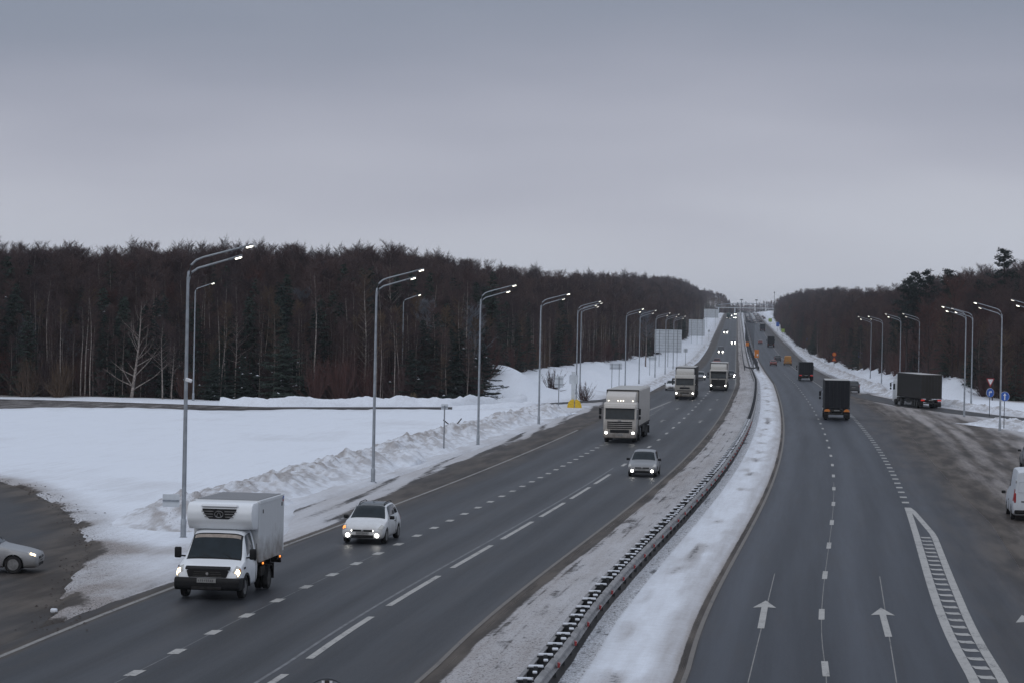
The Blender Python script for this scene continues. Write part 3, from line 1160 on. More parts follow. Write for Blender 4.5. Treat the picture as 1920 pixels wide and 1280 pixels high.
def make_lamp(double=True):
    parts = {}
    pole = MB()
    if double:
        pole.tube([(0, 0, -.3), (0, 0, .0), (0, 0, 3), (0, 0, 10.3)], [.095, .092, .085, .058], 10)
        arm1 = [(0, 0, 10.2), (.02, 0, 10.5), (.12, 0, 10.78), (.32, 0, 10.98), (.6, 0, 11.10), (2.05, 0, 11.50)]
        arm2 = [(0, 0, 10.02), (.05, 0, 10.30), (.16, 0, 10.50), (.38, 0, 10.66), (1.62, 0, 11.04)]
        arms = [arm1, arm2]
    else:
        pole.tube([(0, 0, -.3), (0, 0, .0), (0, 0, 3), (0, 0, 10.6)], [.085, .08, .075, .052], 10)
        arms = [[(0, 0, 10.5), (.03, 0, 10.72), (.15, 0, 10.88), (.35, 0, 10.98), (1.35, 0, 11.35)]]
    pole.lathe([(.115, -.05), (.115, .75), (.09, .8)], 10, 'z')
    parts['pole'] = [pole.mesh('pole', M['galv'], True, 40)]
    base = MB().lathe([(.2, 0), (.2, .05), (.13, .09)], 8, 'z')
    parts['base_flange'] = [base.mesh('base_flange', M['post_grey'])]
    am, hm, lm_ = [], [], []
    for a in arms:
        am.append(MB().tube(a, [.052, .05, .046, .042, .038, .034][:len(a)], 8).mesh('arm', M['galv'], True, 50))
        b, l_ = MB(), MB()
        lamp_head(b, l_, a[-1], Vector(a[-1]) - Vector(a[-2]))
        hm.append(b.mesh('lamp_head', M['post_grey']))
        lm_.append(l_)
    parts['arm'] = am
    parts['lamp_head'] = hm
    parts['led'] = [(l_.mesh('light', M['led']), l_.mesh('light', M['led_dim'])) for l_ in lm_]
    return parts


LAMP2, LAMP1 = make_lamp(True), make_lamp(False)


def put_lamp(proto, label, x, y, face, lit, scale=1.0, group='street lamps along the road'):
    z = max(float(ground_z(x, y)), float(zprof(y)))
    t = thing('street_lamp', label, 'street lamp', (x, y, z), face, group, scale)
    link_mesh('pole', proto['pole'][0], t)
    link_mesh('base_flange', proto['base_flange'][0], t)
    for i, a in enumerate(proto['arm']):
        link_mesh('arm', a, t)
        h = link_mesh('lamp_head', proto['lamp_head'][i], t)
        link_mesh('light', proto['led'][i][0 if lit[i] else 1], h)
    return t


LEFT_LAMPS = [((343, 1010), (1, 1), 'tall double armed street lamp beside the white box truck, nearest on the left'),
              ((699, 905), (1, 1), 'double armed street lamp behind the white hatchback, second on the left'),
              ((896, 835), (1, 1), 'double armed street lamp by the crossed planks, third on the left'),
              ((1010, 796), (1, 0), 'double armed street lamp left of the yellow cushion, fourth on the left'),
              ((1080, 761), (0, 0), 'double armed street lamp standing right at the yellow cushion'),
              ((1087, 748), (0, 0), 'double armed street lamp close behind the yellow cushion'),
              ((1172, 726), (1, 1), 'double armed street lamp with two bright heads above the cream lorry'),
              ((1198, 720), (0, 0), 'double armed street lamp just right of the bright pair on the left side'),
              ((1228, 708), (0, 0), 'double armed street lamp standing before the big grey sign board'),
              ((1247, 702), (0, 0), 'double armed street lamp in front of the big sign board, rightmost on the left'),
              ((1262, 692), (0, 0), 'small distant double lamp in front of the big sign board'),
              ]
for (px, py), lit, lab in LEFT_LAMPS:
    x, y = at(px, py)
    put_lamp(LAMP2, lab, x, y, -math.atan(road_dir(y)) + .12, lit)
RIGHT_LAMPS = [((1950, 828), (0, 1), 'double armed street lamp at the right edge of the picture, nearest on the right'),
               ((1875, 808), (1, 0), 'double armed street lamp behind the blue round sign on the right'),
               ((1808, 782), (1, 1), 'double armed street lamp with bright heads right of the brown lorry'),
               ((1821, 765), (0, 1), 'double armed street lamp across the slip road behind another lamp'),
               ((1722, 736), (0, 0), 'unlit double armed street lamp behind the brown lorry, right of two'),
               ((1687, 727), (0, 1), 'double armed street lamp behind the brown lorry, left of two'),
               ((1653, 719), (1, 0), 'double armed street lamp on the snow bank behind the dark car'),
               ((1632, 711), (0, 1), 'double armed street lamp farthest along the right side')]
for (px, py), lit, lab in RIGHT_LAMPS:
    x, y = at(px, py)
    put_lamp(LAMP2, lab, x, y, math.pi - math.atan(road_dir(y)) - .12, lit)
for (px, py), lab, sc in (((362, 752), 'single armed street lamp beyond the snow field, left one', 1.10), ((753, 755), 'single armed street lamp beyond the snow field, right one', 1.03)):
    x, y = at(px, py)
    put_lamp(LAMP1, lab, x, y, .05, (1,), sc, 'single lamps on the slip road')
# slim poles down the far median
pm1 = MB().tube([(0, 0, 0), (0, 0, 5), (0, 0, 10.5)], [.10, .08, .055], 7).mesh('pole', M['pole_dark'], True)
pm2 = MB().tube([(-1.1, 0, 10.75), (0, 0, 10.4), (1.1, 0, 10.75)], .035, 5).mesh('arm', M['pole_dark'])
pm3 = MB().box((-1.2, 0, 10.75), (.5, .2, .08)).mesh('lamp_head', M['pole_dark'])
pm4 = MB().box((1.2, 0, 10.75), (.5, .2, .08)).mesh('lamp_head', M['pole_dark'])
for i in range(14):
    y = 536 + i * 38
    t = thing('median_lamp', 'slim dark lamp pole in the row along the far median fence', 'street lamp',
              (float(road_x(y)) - 6.1, y, float(zprof(y))), -math.atan(road_dir(y)), 'lamp poles on the far median')
    for nme, me in (('pole', pm1), ('arm', pm2), ('lamp_head', pm3), ('lamp_head', pm4)):
        link_mesh(nme, me, t)


# ------------------------------------------------------------------ signs
def sign_back(label, x, y, w, z0, z1, posts, ribs=3, name='sign_board', rz=0.0, round_=False):
    g = float(ground_z(x, y))
    t = thing(name, label, 'sign', (x, y, g), rz)
    b = MB()
    if round_:
        b.lathe([(w / 2, -.015), (w / 2, .015)], 24, 'y', (0, 0, (z0 + z1) / 2 - g))
    else:
        b.box((0, 0, (z0 + z1) / 2 - g), (w, .05, z1 - z0), .012)
    b.build('panel', M['panel_back'], t)
    for k in range(ribs):
        zz = z0 - g + (z1 - z0) * (k + .5) / ribs
        MB().box((0, -.05, zz), (w * .97, .05, .06)).build('rib', M['panel_rib'], t)
    for u in posts:
        MB().tube([(u, -.11, -.3), (u, -.11, z1 - g - .1)], .045 + .012 * (w > 3), 8).build('post', M['post_grey'], t, True)
    return t


x, y = at(1252, 688)
sign_back('big grey back of a direction board on posts, larger and nearer of the pair', x, y, 6.2, 3.4, 8.6, (-2.0, 0.0, 2.1), 8)
x, y = at(1306, 645)
sign_back('grey back of the second direction board, farther up the hill', x, y, 6.2, 6.4, 12.7, (-2.0, 0.2, 2.1), 7)
x, y = at(1333, 617)
sign_back('pale far direction board before the dark forest, uphill on the left', x, y, 7.5, 15.2, 19.8, (-2.2, 2.2), 4)
x, y = at(1154, 728)
sign_back('small wide grey sign back on two thin posts on the snow slope', x, y, 1.8, 2.75, 3.7, (-.55, .5), 2)
x, y = at(1047, 770)
sign_back('upright grey sign back on a single post near the yellow cushion', x, y, .9, 2.45, 3.65, (0.0,), 2)
x, y = at(832, 848)
sign_back('small square sign back on a thin post before the plank cross', x, y, .45, 2.92, 3.3, (0.0,), 1)
x, y = at(1285, 690)
sign_back('little square sign back on a post right of the big board', x, y, .9, 3.6, 4.5, (0.0,), 1)
x, y = at(1223, 704)
sign_back('low wide sign back below the big grey board', x, y, 1.5, 2.9, 3.6, (-.5,), 1)
x, y = at(1329, 640)
sign_back('tiny round sign back on a post by the far shoulder', x, y, 1.0, 7.9, 8.9, (0.0,), 0, 'road_sign', 0, True)
x, y = at(326, 1004)
x -= .0
sign_back('grey panel fixed beside the nearest lamp post at bumper height', -13.25, 94.9, .66, 1.30, 1.80, (), 1, 'sign_board')
# traffic sensor on the nearest lamp
s_ = thing('roadside_sensor', 'small white box fixed to the nearest lamp post', 'sensor', (-12.62, 94.72, 6.28))
MB().box((0, 0, 0), (.26, .16, .14), .02, Matrix.Rotation(.3, 3, 'Y')).build('housing', M['sign_white'], s_)
MB().box((-.14, .05, .02), (.16, .06, .06)).build('bracket', M['post_grey'], s_)


def disc(r, y0, y1, z=0.0, x=0.0, n=28):
    return MB().lathe([(r, y0), (r, y1)], n, 'y', (x, 0, z))


def flat(pts, y0, y1):
    """outline in x,z made into a thin plate"""
    n = len(pts)
    v = [(p[0], y0, p[1]) for p in pts] + [(p[0], y1, p[1]) for p in pts]
    f = [list(range(n)), list(range(2 * n - 1, n - 1, -1))] + [(i, i + n, (i + 1) % n + n, (i + 1) % n) for i in range(n)]
    return MB().add(v, f)


def tri_down(r):
    return [(-r, r * .62), (r, r * .62), (0, -r * 1.1)]


# give way + turn right
x, y = at(1856, 780)
g = float(ground_z(x, y))
t = thing('give_way_sign', 'red and white give way triangle over a blue turn right disc on one post', 'road sign', (x, y, g), .42)
MB().tube([(0, .06, -.3), (0, .06, 4.1)], .038, 8).build('post', M['pole_dark'], t, True)
p = flat(tri_down(.54), -.01, .01)
for i in range(len(p.v)): p.v[i] = (p.v[i][0], p.v[i][1], p.v[i][2] + 3.82)
p = p.build('triangle_border', M['sign_red'], t)
q = flat(tri_down(.36), -.02, -.012)
for i in range(len(q.v)): q.v[i] = (q.v[i][0], q.v[i][1], q.v[i][2] + 3.84)
q.build('triangle_field', M['sign_white'], p)
p = disc(.50, -.01, .012, 2.62).build('disc_border', M['sign_white'], t)
q = disc(.47, -.022, -.013, 2.62).build('disc_field', M['sign_blue'], p)
a = flat([(-.17, 2.30), (-.08, 2.30), (-.08, 2.66), (.04, 2.66), (.04, 2.56), (.24, 2.71), (.04, 2.86), (.04, 2.76), (-.17, 2.76)], -.03, -.024)
a.build('arrow', M['sign_white'], p)
# straight ahead
x, y = at(1883, 805)
g = float(ground_z(x, y))
t = thing('ahead_sign', 'round blue ahead only sign with white arrow beside the lamp', 'road sign', (x, y, g), 0.08)
MB().tube([(0, .06, -.3), (0, .06, 3.2)], .038, 8).build('post', M['pole_dark'], t, True)
p = disc(.45, -.01, .012, 3.12).build('disc_border', M['sign_white'], t)
disc(.425, -.022, -.013, 3.12).build('disc_field', M['sign_blue'], p)
flat([(-.05, 2.80), (.05, 2.80), (.05, 3.20), (.15, 3.20), (0, 3.44), (-.15, 3.20), (-.05, 3.20)], -.03, -.024).build('arrow', M['sign_white'], p)
# roadworks signs far off on the right
x, y = at(1564, 690)
g = float(ground_z(x, y))
t = thing('roadworks_sign', 'orange disc above an orange triangle on a post by the forest', 'road sign', (x, y, g), .1)
zz = 3.5 - g
MB().tube([(0, .06, -.3), (0, .06, zz + .3)], .045, 6).build('post', M['pole_dark'], t)
p = disc(.52, -.01, .012, zz).build('disc_border', M['sign_red'], t)
disc(.40, -.022, -.013, zz).build('disc_field', M['sign_orange'], p)
v = flat([(-.58, zz - 1.62), (.58, zz - 1.62), (0, zz - .62)], -.01, .01).build('triangle_border', M['sign_red'], t)
flat([(-.40, zz - 1.53), (.40, zz - 1.53), (0, zz - .85)], -.02, -.012).build('triangle_field', M['sign_orange'], v)


def small_sign(label, px, py_base, z, w, h, mat, mark=None, Y=None):
    x, y = at(px, py_base)
    g = float(ground_z(x, y))
    t = thing('road_sign', label, 'road sign', (x, y, g))
    MB().tube([(0, .06, -.4), (0, .06, z - g)], .05, 6).build('post', M['pole_dark'], t)
    p = MB().box((0, 0, z - g), (w, .04, h), .01).build('plate', M[mat], t)
    if mark == 'u':
        c = z - g
        flat([(-.25, c - .4), (-.13, c - .4), (-.13, c + .22), (.13, c + .22), (.13, c - .4), (.25, c - .4), (.25, c + .35), (-.25, c + .35)], -.035, -.025).build('mark', M['sign_white'], p)
    return t


small_sign('blue square turning sign among the dark trees right of the orange disc', 1613, 697, 3.9, .95, 1.2, 'sign_blue', 'u')
small_sign('small blue sign before the forest up the right slope', 1514, 655, 6.0, 1.1, 1.2, 'sign_blue')
small_sign('far yellow green sign by the right verge on the hill', 1444, 614, 15.0, 1.9, 1.9, 'sign_green')
small_sign('far blue sign right of the yellow green one on the hill', 1458, 621, 12.4, 1.5, 2.2, 'sign_blue')
small_sign('yellow green sign lowest of three on the far right verge', 1468, 634, 9.2, 1.5, 1.5, 'sign_green')
# orange warning boards on the far median
for px, Y, w, zz, h, lab in ((1419, 600, 1.1, 2.95, 2.0, 'tall orange warning board standing in the far median'),
                             (1401, 690, .95, 4.3, 1.1, 'smaller orange warning board farther along the median')):
    a, b = ray(px, 660)
    x = a * Y
    g = float(zprof(Y))
    t = thing('warning_board', lab, 'road sign', (x, Y, g))
    MB().tube([(0, .06, 0), (0, .06, zz + h / 2)], .05, 6).build('post', M['pole_dark'], t)
    MB().box((0, 0, zz), (w, .05, h), .02).build('plate', M['sign_orange'], t)
    if h > 1.5:
        MB().box((.2, -.04, zz - .3), (.35, .02, .5)).build('mark', M['sign_white'], t)

# yellow cushion at the nose where the slip road leaves
x, y = at(1077, 765)
t = thing('crash_cushion', 'bright yellow rounded crash cushion halves at the slip road nose', 'crash cushion', (x, y, float(ground_z(x, y)) - .05))
for s_ in (-1, 1):
    prof = [(.05 * s_, 0), (.05 * s_, 1.0), (.22 * s_, 1.03), (.45 * s_, .93), (.65 * s_, .68), (.76 * s_, .35), (.78 * s_, 0)]
    MB().prism(prof, -.3, .3, .03).build('shell', M['sign_yellow'], t)
MB().box((-.16, .5, 2.0), (.40, .05, 4.0), .01).build('upright', M['panel_back'], t)
MB().box((-.10, .55, 3.15), (.95, .05, .95), .06).build('shield', M['panel_back'], t)

# crossed planks sticking out of the snow bank
x, y = -2.95, 186.0
t = thing('plank_cross', 'two dark planks sticking crosswise out of the snow bank', 'planks', (-4.4, 186, .55))
MB().box((-.32, 0, .48), (.09, .05, 1.15), .01, Matrix.Rotation(R(-52), 3, 'Y')).build('plank', M['wood'], t)
MB().box((.32, .05, .55), (.09, .05, 1.05), .01, Matrix.Rotation(R(38), 3, 'Y')).build('plank', M['wood'], t)
x, y = at(1030, 777)
t = thing('fallen_plank', 'dark plank lying in the snow left of the cream lorry', 'plank', (x, y, float(ground_z(x, y)) + .12), .5)
MB().box((0, 0, 0), (.75, .12, .07), .01).build('plank', M['wood'], t)

# back of a round sign on a post below the bridge, its top just in the picture
a, b = ray(613, 1280)
Y = 46.0
ctr = Vector((a * Y, Y, 0))
ztop = CAM_H + ray(613, 1271.5)[1] * Y
t = thing('round_sign', 'back of a round sign just showing at the bottom edge', 'road sign', (ctr.x, Y, 0))
disc(.44, -.012, .012, ztop - .44).build('disc', M['post_grey'], t)
r_ = MB()
pts = [(math.cos(k / 32 * 2 * math.pi) * .435, -.02, ztop - .44 + math.sin(k / 32 * 2 * math.pi) * .435) for k in range(33)]
r_.tube(pts, .014, 5).build('rim', M['pole_dark'], t)
MB().tube([(0, -.055, 0), (0, -.055, ztop - .03)], .035, 8).build('post', M['wood'], t)
for s_ in (-1, 1):
    MB().box((s_ * .075, -.03, ztop - .34), (.055, .02, .6)).build('strip', M['sign_white'], t)
# ------------------------------------------------------------------ vehicles
def pchip(xk, yk, xq):
    """monotone cubic through (xk, yk[..., j]) evaluated at xq, along axis 0"""
    xk = np.asarray(xk, float)
    yk = np.asarray(yk, float)
    h = np.diff(xk)[:, None]
    dl = np.diff(yk, axis=0) / h
    m = np.zeros_like(yk)
    if len(xk) > 2:
        a, b = dl[:-1], dl[1:]
        w1, w2 = 2 * h[1:] + h[:-1], h[1:] + 2 * h[:-1]
        ok = a * b > 0
        with np.errstate(divide='ignore', invalid='ignore'):
            hm = (w1 + w2) / (w1 / a + w2 / b)
        m[1:-1] = np.where(ok, hm, 0)
    m[0] = dl[0]
    m[-1] = dl[-1]
    i = np.clip(np.searchsorted(xk, xq, side='right') - 1, 0, len(xk) - 2)
    t = ((xq - xk[i]) / (xk[i + 1] - xk[i]))[:, None]
    hh = (xk[i + 1] - xk[i])[:, None]
    return ((2 * t ** 3 - 3 * t ** 2 + 1) * yk[i] + (t ** 3 - 2 * t ** 2 + t) * hh * m[i]
            + (-2 * t ** 3 + 3 * t ** 2) * yk[i + 1] + (t ** 3 - t ** 2) * hh * m[i + 1])


class Shell:
    """a car body as a lofted skin; d runs from the nose to the tail, t from the floor (0) to the roof ridge (7)"""
    def __init__(s, st, L, wheels, wr):
        s.L = L
        s.d = np.array([q[0] for q in st])
        rings = []
        for d, zb, zbelt, wb, zt, wt_, wm in st:
            rings.append([(0, zb), (wm * .80, zb), (wm * .97, zb + .10), (wm, zb + .55 * (zbelt - zb)), (wb, zbelt),
                          (wt_, zt - min(.06, .5 * max(zt - zbelt, .01))), (wt_ * .62, zt - .008), (0, zt)])
        s.r = np.array(rings)
        s.wheels, s.wr = wheels, wr

    def ev(s, dv, tv, arch=True):
        dv = np.asarray(dv, float)
        tv = np.asarray(tv, float)
        R_ = pchip(s.d, s.r.reshape(len(s.d), -1), dv).reshape(len(dv), 8, 2)
        out = np.zeros((len(dv), len(tv), 3))
        for i in range(len(dv)):
            yz = pchip(np.arange(8), R_[i], tv)
            out[i, :, 1:] = yz
            out[i, :, 0] = s.L / 2 - dv[i]
        if arch:
            for wd in s.wheels:
                ra = s.wr * 1.17
                q = ra ** 2 - (dv - wd) ** 2
                za = np.where(q > 0, s.wr + np.sqrt(np.clip(q, 0, None)), 0)[:, None]
                low = (tv < 3.6)[None]
                out[:, :, 2] = np.where(low & (out[:, :, 2] < za), za, out[:, :, 2])
        return out

    def body(s, mat, parent, name='body'):
        dv = [s.d[0]]
        while dv[-1] < s.d[-1] - .03:
            dv.append(dv[-1] + .05)
        dv.append(s.d[-1])
        dv = np.array(sorted(set(list(np.round(dv, 4)) + list(s.d))))
        tv = np.linspace(0, 7, 29)
        P = s.ev(dv, tv)
        Q = P[:, ::-1].copy()
        Q[:, :, 1] *= -1
        ring = np.concatenate([P, Q[:, 1:-1]], 1)
        n, m = ring.shape[:2]
        v = ring.reshape(-1, 3)
        f = []
        for i in range(n - 1):
            for k in range(m):
                f.append((i * m + k, i * m + (k + 1) % m, (i + 1) * m + (k + 1) % m, (i + 1) * m + k))
        f.append([k for k in range(m)])
        f.append([(n - 1) * m + k for k in range(m)][::-1])
        return MB().add([tuple(p) for p in v], f).build(name, mat, parent, True, 42)

    def patch(s, name, mat, parent, d0, d1, t0, t1, side=0, off=.008, nd=10, nt=8, slant0=0.0, slant1=0.0):
        """a skin lying just proud of the body: side 0 spans the ridge, +1 / -1 one flank"""
        tv = np.linspace(t0, t1, nt)
        rows = []
        for k, t in enumerate(tv):
            q = (t - t0) / max(t1 - t0, 1e-6)
            a, b = d0 + slant0 * q, d1 + slant1 * q
            rows.append(s.ev(np.linspace(a, b, nd), np.array([t]), False)[:, 0])
        P = np.stack(rows, 1)
        if side == 0:
            Q = P[:, ::-1].copy()
            Q[:, :, 1] *= -1
            P = np.concatenate([P, Q[:, 1:]], 1)
        du = np.gradient(P, axis=0)
        dt = np.gradient(P, axis=1)
        nrm = np.cross(du, dt)
        nrm /= np.linalg.norm(nrm, axis=2, keepdims=True) + 1e-9
        c = np.array([np.mean(P[:, :, 0]), 0, .5])
        sgn = np.sign(np.sum(nrm * (P - c), axis=2).mean())
        P = P + nrm * off * sgn
        if side == -1:
            P[:, :, 1] *= -1
        n, m = P.shape[:2]
        f = [(i * m + k, i * m + k + 1, (i + 1) * m + k + 1, (i + 1) * m + k) for i in range(n - 1) for k in range(m - 1)]
        return MB().add([tuple(p) for p in P.reshape(-1, 3)], f).build(name, mat, parent, True)


_wheels = {}


def wheel_meshes(r, w, dark=False):
    key = (r, w, dark)
    if key not in _wheels:
        h = w / 2
        ty = MB().lathe([(r * .62, -h * .9), (r * .80, -h), (r * .95, -h * .95), (r, -h * .6), (r, h * .6), (r * .95, h * .95), (r * .80, h), (r * .62, h * .9)], 24, 'y').mesh('tyre', M['rubber'], True, 50)
        rim = MB().lathe([(r * .64, -h * .95), (r * .60, -h * .98), (r * .54, -h * .80), (r * .22, -h * .62), (r * .18, -h * .86), (.01, -h * .88), (.01, h * .88), (r * .18, h * .86), (r * .22, h * .62), (r * .54, h * .80), (r * .60, h * .98), (r * .64, h * .95)], 24, 'y')
        for k in range(5):
            a = 2 * math.pi * k / 5
            for sd in (-1, 1):
                rim.box((math.cos(a) * r * .38, sd * h * .84, math.sin(a) * r * .38), (r * .40, .02, r * .13), 0, Matrix.Rotation(-a, 3, 'Y'))
        rim = rim.mesh('rim', M['rim_dark' if dark else 'rim'], True, 35)
        _wheels[key] = (ty, rim)
    return _wheels[key]


def wheel(parent, x, y, r, w, dark=False):
    ty, rm_ = wheel_meshes(r, w, dark)
    o = link_mesh('wheel', ty, parent)
    o.location = (x, y, r)
    link_mesh('rim', rm_, o)
    return o


def number_plate(parent, x, z, w=.52, h=.112, face=1):
    p = MB().box((x, 0, z), (.02, w, h), .004).build('number_plate', M['plate_white'], parent)
    b = MB()
    for k in range(8):
        b.box((x + face * .012, -w / 2 + w * (k + .9) / 9.6, z), (.004, w * .055, h * (.55 if k % 3 else .45)))
    b.build('plate_print', M['plate_ink'], p)


HATCH = [(0, .26, .52, .66, .545, .48, .69), (.05, .22, .60, .74, .635, .56, .79), (.25, .20, .69, .78, .745, .62, .835), (.60, .20, .79, .80, .845, .66, .85),
         (.93, .20, .87, .81, .915, .68, .85), (1.0, .20, .875, .81, .95, .69, .85), (1.62, .20, .90, .80, 1.40, .58, .85), (1.95, .20, .91, .80, 1.475, .585, .85),
         (2.7, .20, .93, .795, 1.50, .585, .85), (3.30, .22, .95, .785, 1.45, .57, .845), (3.62, .24, .95, .76, 1.10, .64, .83), (3.75, .26, .92, .74, .96, .62, .81), (3.85, .30, .80, .68, .85, .54, .75)]
SEDAN = [(0, .24, .50, .66, .53, .48, .70), (.06, .20, .60, .76, .64, .58, .81), (.3, .18, .68, .80, .74, .64, .85), (.8, .18, .78, .82, .85, .68, .865),
         (1.15, .18, .86, .825, .91, .70, .865), (1.25, .18, .87, .825, .96, .70, .865), (2.0, .18, .90, .81, 1.38, .56, .865), (2.3, .18, .91, .81, 1.44, .57, .865),
         (3.0, .18, .92, .81, 1.45, .57, .865), (3.35, .18, .93, .81, 1.36, .57, .865), (3.85, .20, .95, .80, 1.02, .66, .86), (4.2, .24, .93, .77, .98, .64, .84), (4.36, .30, .80, .70, .88, .56, .76)]
SUV = [(0, .34, .68, .70, .72, .52, .76), (.06, .30, .80, .80, .86, .62, .88), (.3, .28, .90, .86, .98, .68, .92), (.9, .28, 1.0, .88, 1.08, .72, .93),
       (1.1, .28, 1.05, .88, 1.12, .74, .93), (1.18, .28, 1.06, .88, 1.18, .74, .93), (1.75, .28, 1.10, .87, 1.66, .64, .93), (2.1, .28, 1.11, .87, 1.76, .65, .93),
       (3.3, .28, 1.13, .86, 1.76, .65, .93), (4.0, .30, 1.15, .85, 1.70, .64, .92), (4.25, .32, 1.12, .82, 1.30, .70, .90), (4.45, .36, 1.0, .74, 1.08, .60, .82)]
VAN = [(0, .30, .62, .78, .66, .58, .84), (.08, .26, .78, .88, .86, .70, .94), (.35, .24, .96, .92, 1.06, .76, .98), (.85, .24, 1.14, .94, 1.22, .80, .99),
       (.95, .24, 1.18, .94, 1.30, .80, .99), (1.75, .24, 1.24, .93, 2.10, .70, .99), (2.1, .24, 1.26, .93, 2.32, .74, .99), (3.0, .24, 1.28, .93, 2.42, .76, .99),
       (5.0, .26, 1.28, .92, 2.42, .76, .985), (5.35, .28, 1.26, .91, 2.38, .75, .975), (5.5, .32, 1.24, .89, 2.30, .72, .95)]


def make_car(st, paint_, name='car', lit='headlight_white', heads='lamp_glass', fog=None, tail='tail_red', detail=True, rails=False, roofmat=None, cat='car', label='car'):
    L = st[-1][0]
    van = st is VAN
    suv = st is SUV
    wr = .36 if suv else (.34 if van else .295)
    w1 = {id(HATCH): .72, id(SEDAN): .80, id(SUV): .88, id(VAN): .95}[id(st)]
    w2 = w1 + {id(HATCH): 2.45, id(SEDAN): 2.6, id(SUV): 2.68, id(VAN): 3.3}[id(st)]
    W = max(q[6] for q in st)
    t = thing(name, label, cat)
    s = Shell(st, L, (w1, w2), wr)
    b = s.body(M[paint_], t)
    g = M['glass']
    cowl = [i for i in range(1, len(st)) if st[i][4] - st[i - 1][4] > .2][0]
    dc, dr = st[cowl - 1][0], st[cowl][0]
    top = st[cowl][4]
    s.patch('windshield', M['glass_cab'], t, dc + .03, dr + .02, 5.0, 7, 0, .012, 12, 8)
    tail0 = st[-3][0] if van else [q for q in st if q[4] > top - .03][-1][0]
    tail1 = st[-1][0]
    fr = dr + .04
    mid = (dr + tail0) / 2 + .1
    for sd in (1, -1):
        s.patch('side_window', g, t, dr - .22, mid - .04, 4.22, 4.86, sd, .008, 10, 5, .30, 0)
        if not van:
            s.patch('side_window', g, t, mid + .04, tail0 - .08 if not suv else tail0 - .25, 4.22, 4.86, sd, .008, 10, 5, 0, -.05)
        if suv:
            s.patch('side_window', g, t, tail0 - .18, tail0 + .12, 4.25, 4.82, sd, .008, 6, 5, 0, -.03)
    if not van:
        i = [k for k in range(len(st)) if st[k][0] == tail0][0]
        s.patch('rear_window', g, t, tail0 + .05, st[min(i + 1, len(st) - 1)][0] - .02, 5.12, 7, 0, .010, 8, 7)
    zf = st[0][2]
    for sd in (1, -1):
        h = s.patch('headlight', M[lit if heads == 'lit' else heads], t, .035, .30, 3.62, 4.72, sd, .012, 8, 6, 0, .05)
        s.patch('tail_light', M[tail], t, L - .26, L - .012, 3.35, 4.35 if not (van or suv) else 4.25, sd, .010, 5, 6)
        wheel(t, L / 2 - w1, sd * (W - .105), wr, .20)
        wheel(t, L / 2 - w2, sd * (W - .105), wr, .20)
        mz = st[cowl][2] + .07
        m = MB().box((L / 2 - dr + .32, sd * (W + .075), mz), (.12, .20, .14), .04, None, 2).build('mirror', M['black_plastic' if detail else 'black_plastic'], t, True)
        if detail:
            MB().box((L / 2 - mid + .25, sd * (W + .004), st[cowl][2] - .12), (.18, .02, .03), .006).build('door_handle', M['black_plastic'], t)
            MB().box((L / 2 - mid, sd * (W - .003), .62), (.012, .02, .60)).build('door_seam', M['black_plastic'], t)
        if fog:
            f_ = MB().lathe([(.075, 0), (.085, .02), (.075, .05), (.02, .065)], 16, 'x', (L / 2 - .035, sd * .58, zf - .17)).build('fog_light', M[fog], t, True)
    nx = L / 2
    gr = MB().box((nx - .012, 0, zf + .01), (.06, .84, .075), .012).build('grille', M['black_plastic'], t)
    MB().box((nx - .035, 0, zf - .21), (.08, .92, .13), .02).build('lower_intake', M['black_plastic'], t)
    MB().box((nx + .012, 0, zf + .01), (.03, .10, .06), .01).build('badge', M['chrome'], gr)
    number_plate(t, nx + .012, zf - .09)
    if van:
        rx = -L / 2
        MB().box((rx - .01, 0, 1.35), (.02, .014, 1.75)).build('door_gap', M['black_plastic'], t)
        for sd in (1, -1):
            MB().box((rx - .012, sd * .40, 1.62), (.012, .62, .50), .03).build('door_panel', M[paint_], t)
            MB().box((rx + .02, sd * .88, 1.10), (.10, .10, .46), .03).build('tail_light', M['tail_red'], t)
            MB().box((rx - .015, sd * .84, 1.85), (.05, .05, .14), .01).build('hinge', M['chrome'], t)
        MB().box((rx - .012, 0, .93), (.03, 1.2, .05), .01).build('handle_strip', M['black_plastic'], t)
        MB().box((rx - .04, 0, .45), (.18, 1.8, .18), .04).build('rear_bumper', M['black_plastic'], t)
        number_plate(t, rx - .016, .80, .52, .112, -1)
    else:
        number_plate(t, -nx - .012, st[-1][2] - .18, .52, .112, -1)
        MB().box((-nx + .05, 0, .36), (.14, W * 1.75, .16), .04).build('rear_bumper', M['black_plastic'], t)
    if rails:
        for sd in (1, -1):
            MB().tube([(nx - 1.80, sd * .50, 1.44), (nx - 1.98, sd * .51, 1.505), (nx - 3.0, sd * .51, 1.525), (nx - 3.25, sd * .50, 1.47)], .018, 6).build('roof_rail', M['black_plastic'], t, True)
    if roofmat:
        s.patch('roof_panel', M[roofmat], t, dr + .06, tail0 - .02, 5.15, 7, 0, .006, 10, 6)
    if detail:
        for y0 in (-.45, .15):
            MB().tube([(nx - dc - .05, y0, st[cowl - 1][4] + .03), (nx - dc - .22, y0 + .38, st[cowl - 1][4] + .15)], .010, 4).build('wiper', M['black_plastic'], t)
    return t


def aim(t, u, Y, L, oncoming=True, x=None, slope=None, nearend=True):
    """stand a vehicle on the road with its near end at distance Y, u metres beside the road line"""
    sl = road_dir(Y) if slope is None else slope
    f = Vector((sl, 1, 0)).normalized() * (-1 if oncoming else 1)
    p = Vector((float(road_x(Y)) + u if x is None else x, Y, 0))
    c = p - f * (L / 2) * (1 if oncoming else -1)
    t.location = (c.x, c.y, float(zprof(c.y)) + .006)
    pitch = float(zprof(c.y + 1) - zprof(c.y - 1)) / 2
    t.rotation_euler = (0, math.atan(pitch) * (1 if oncoming else -1), math.atan2(f.y, f.x))
    return t


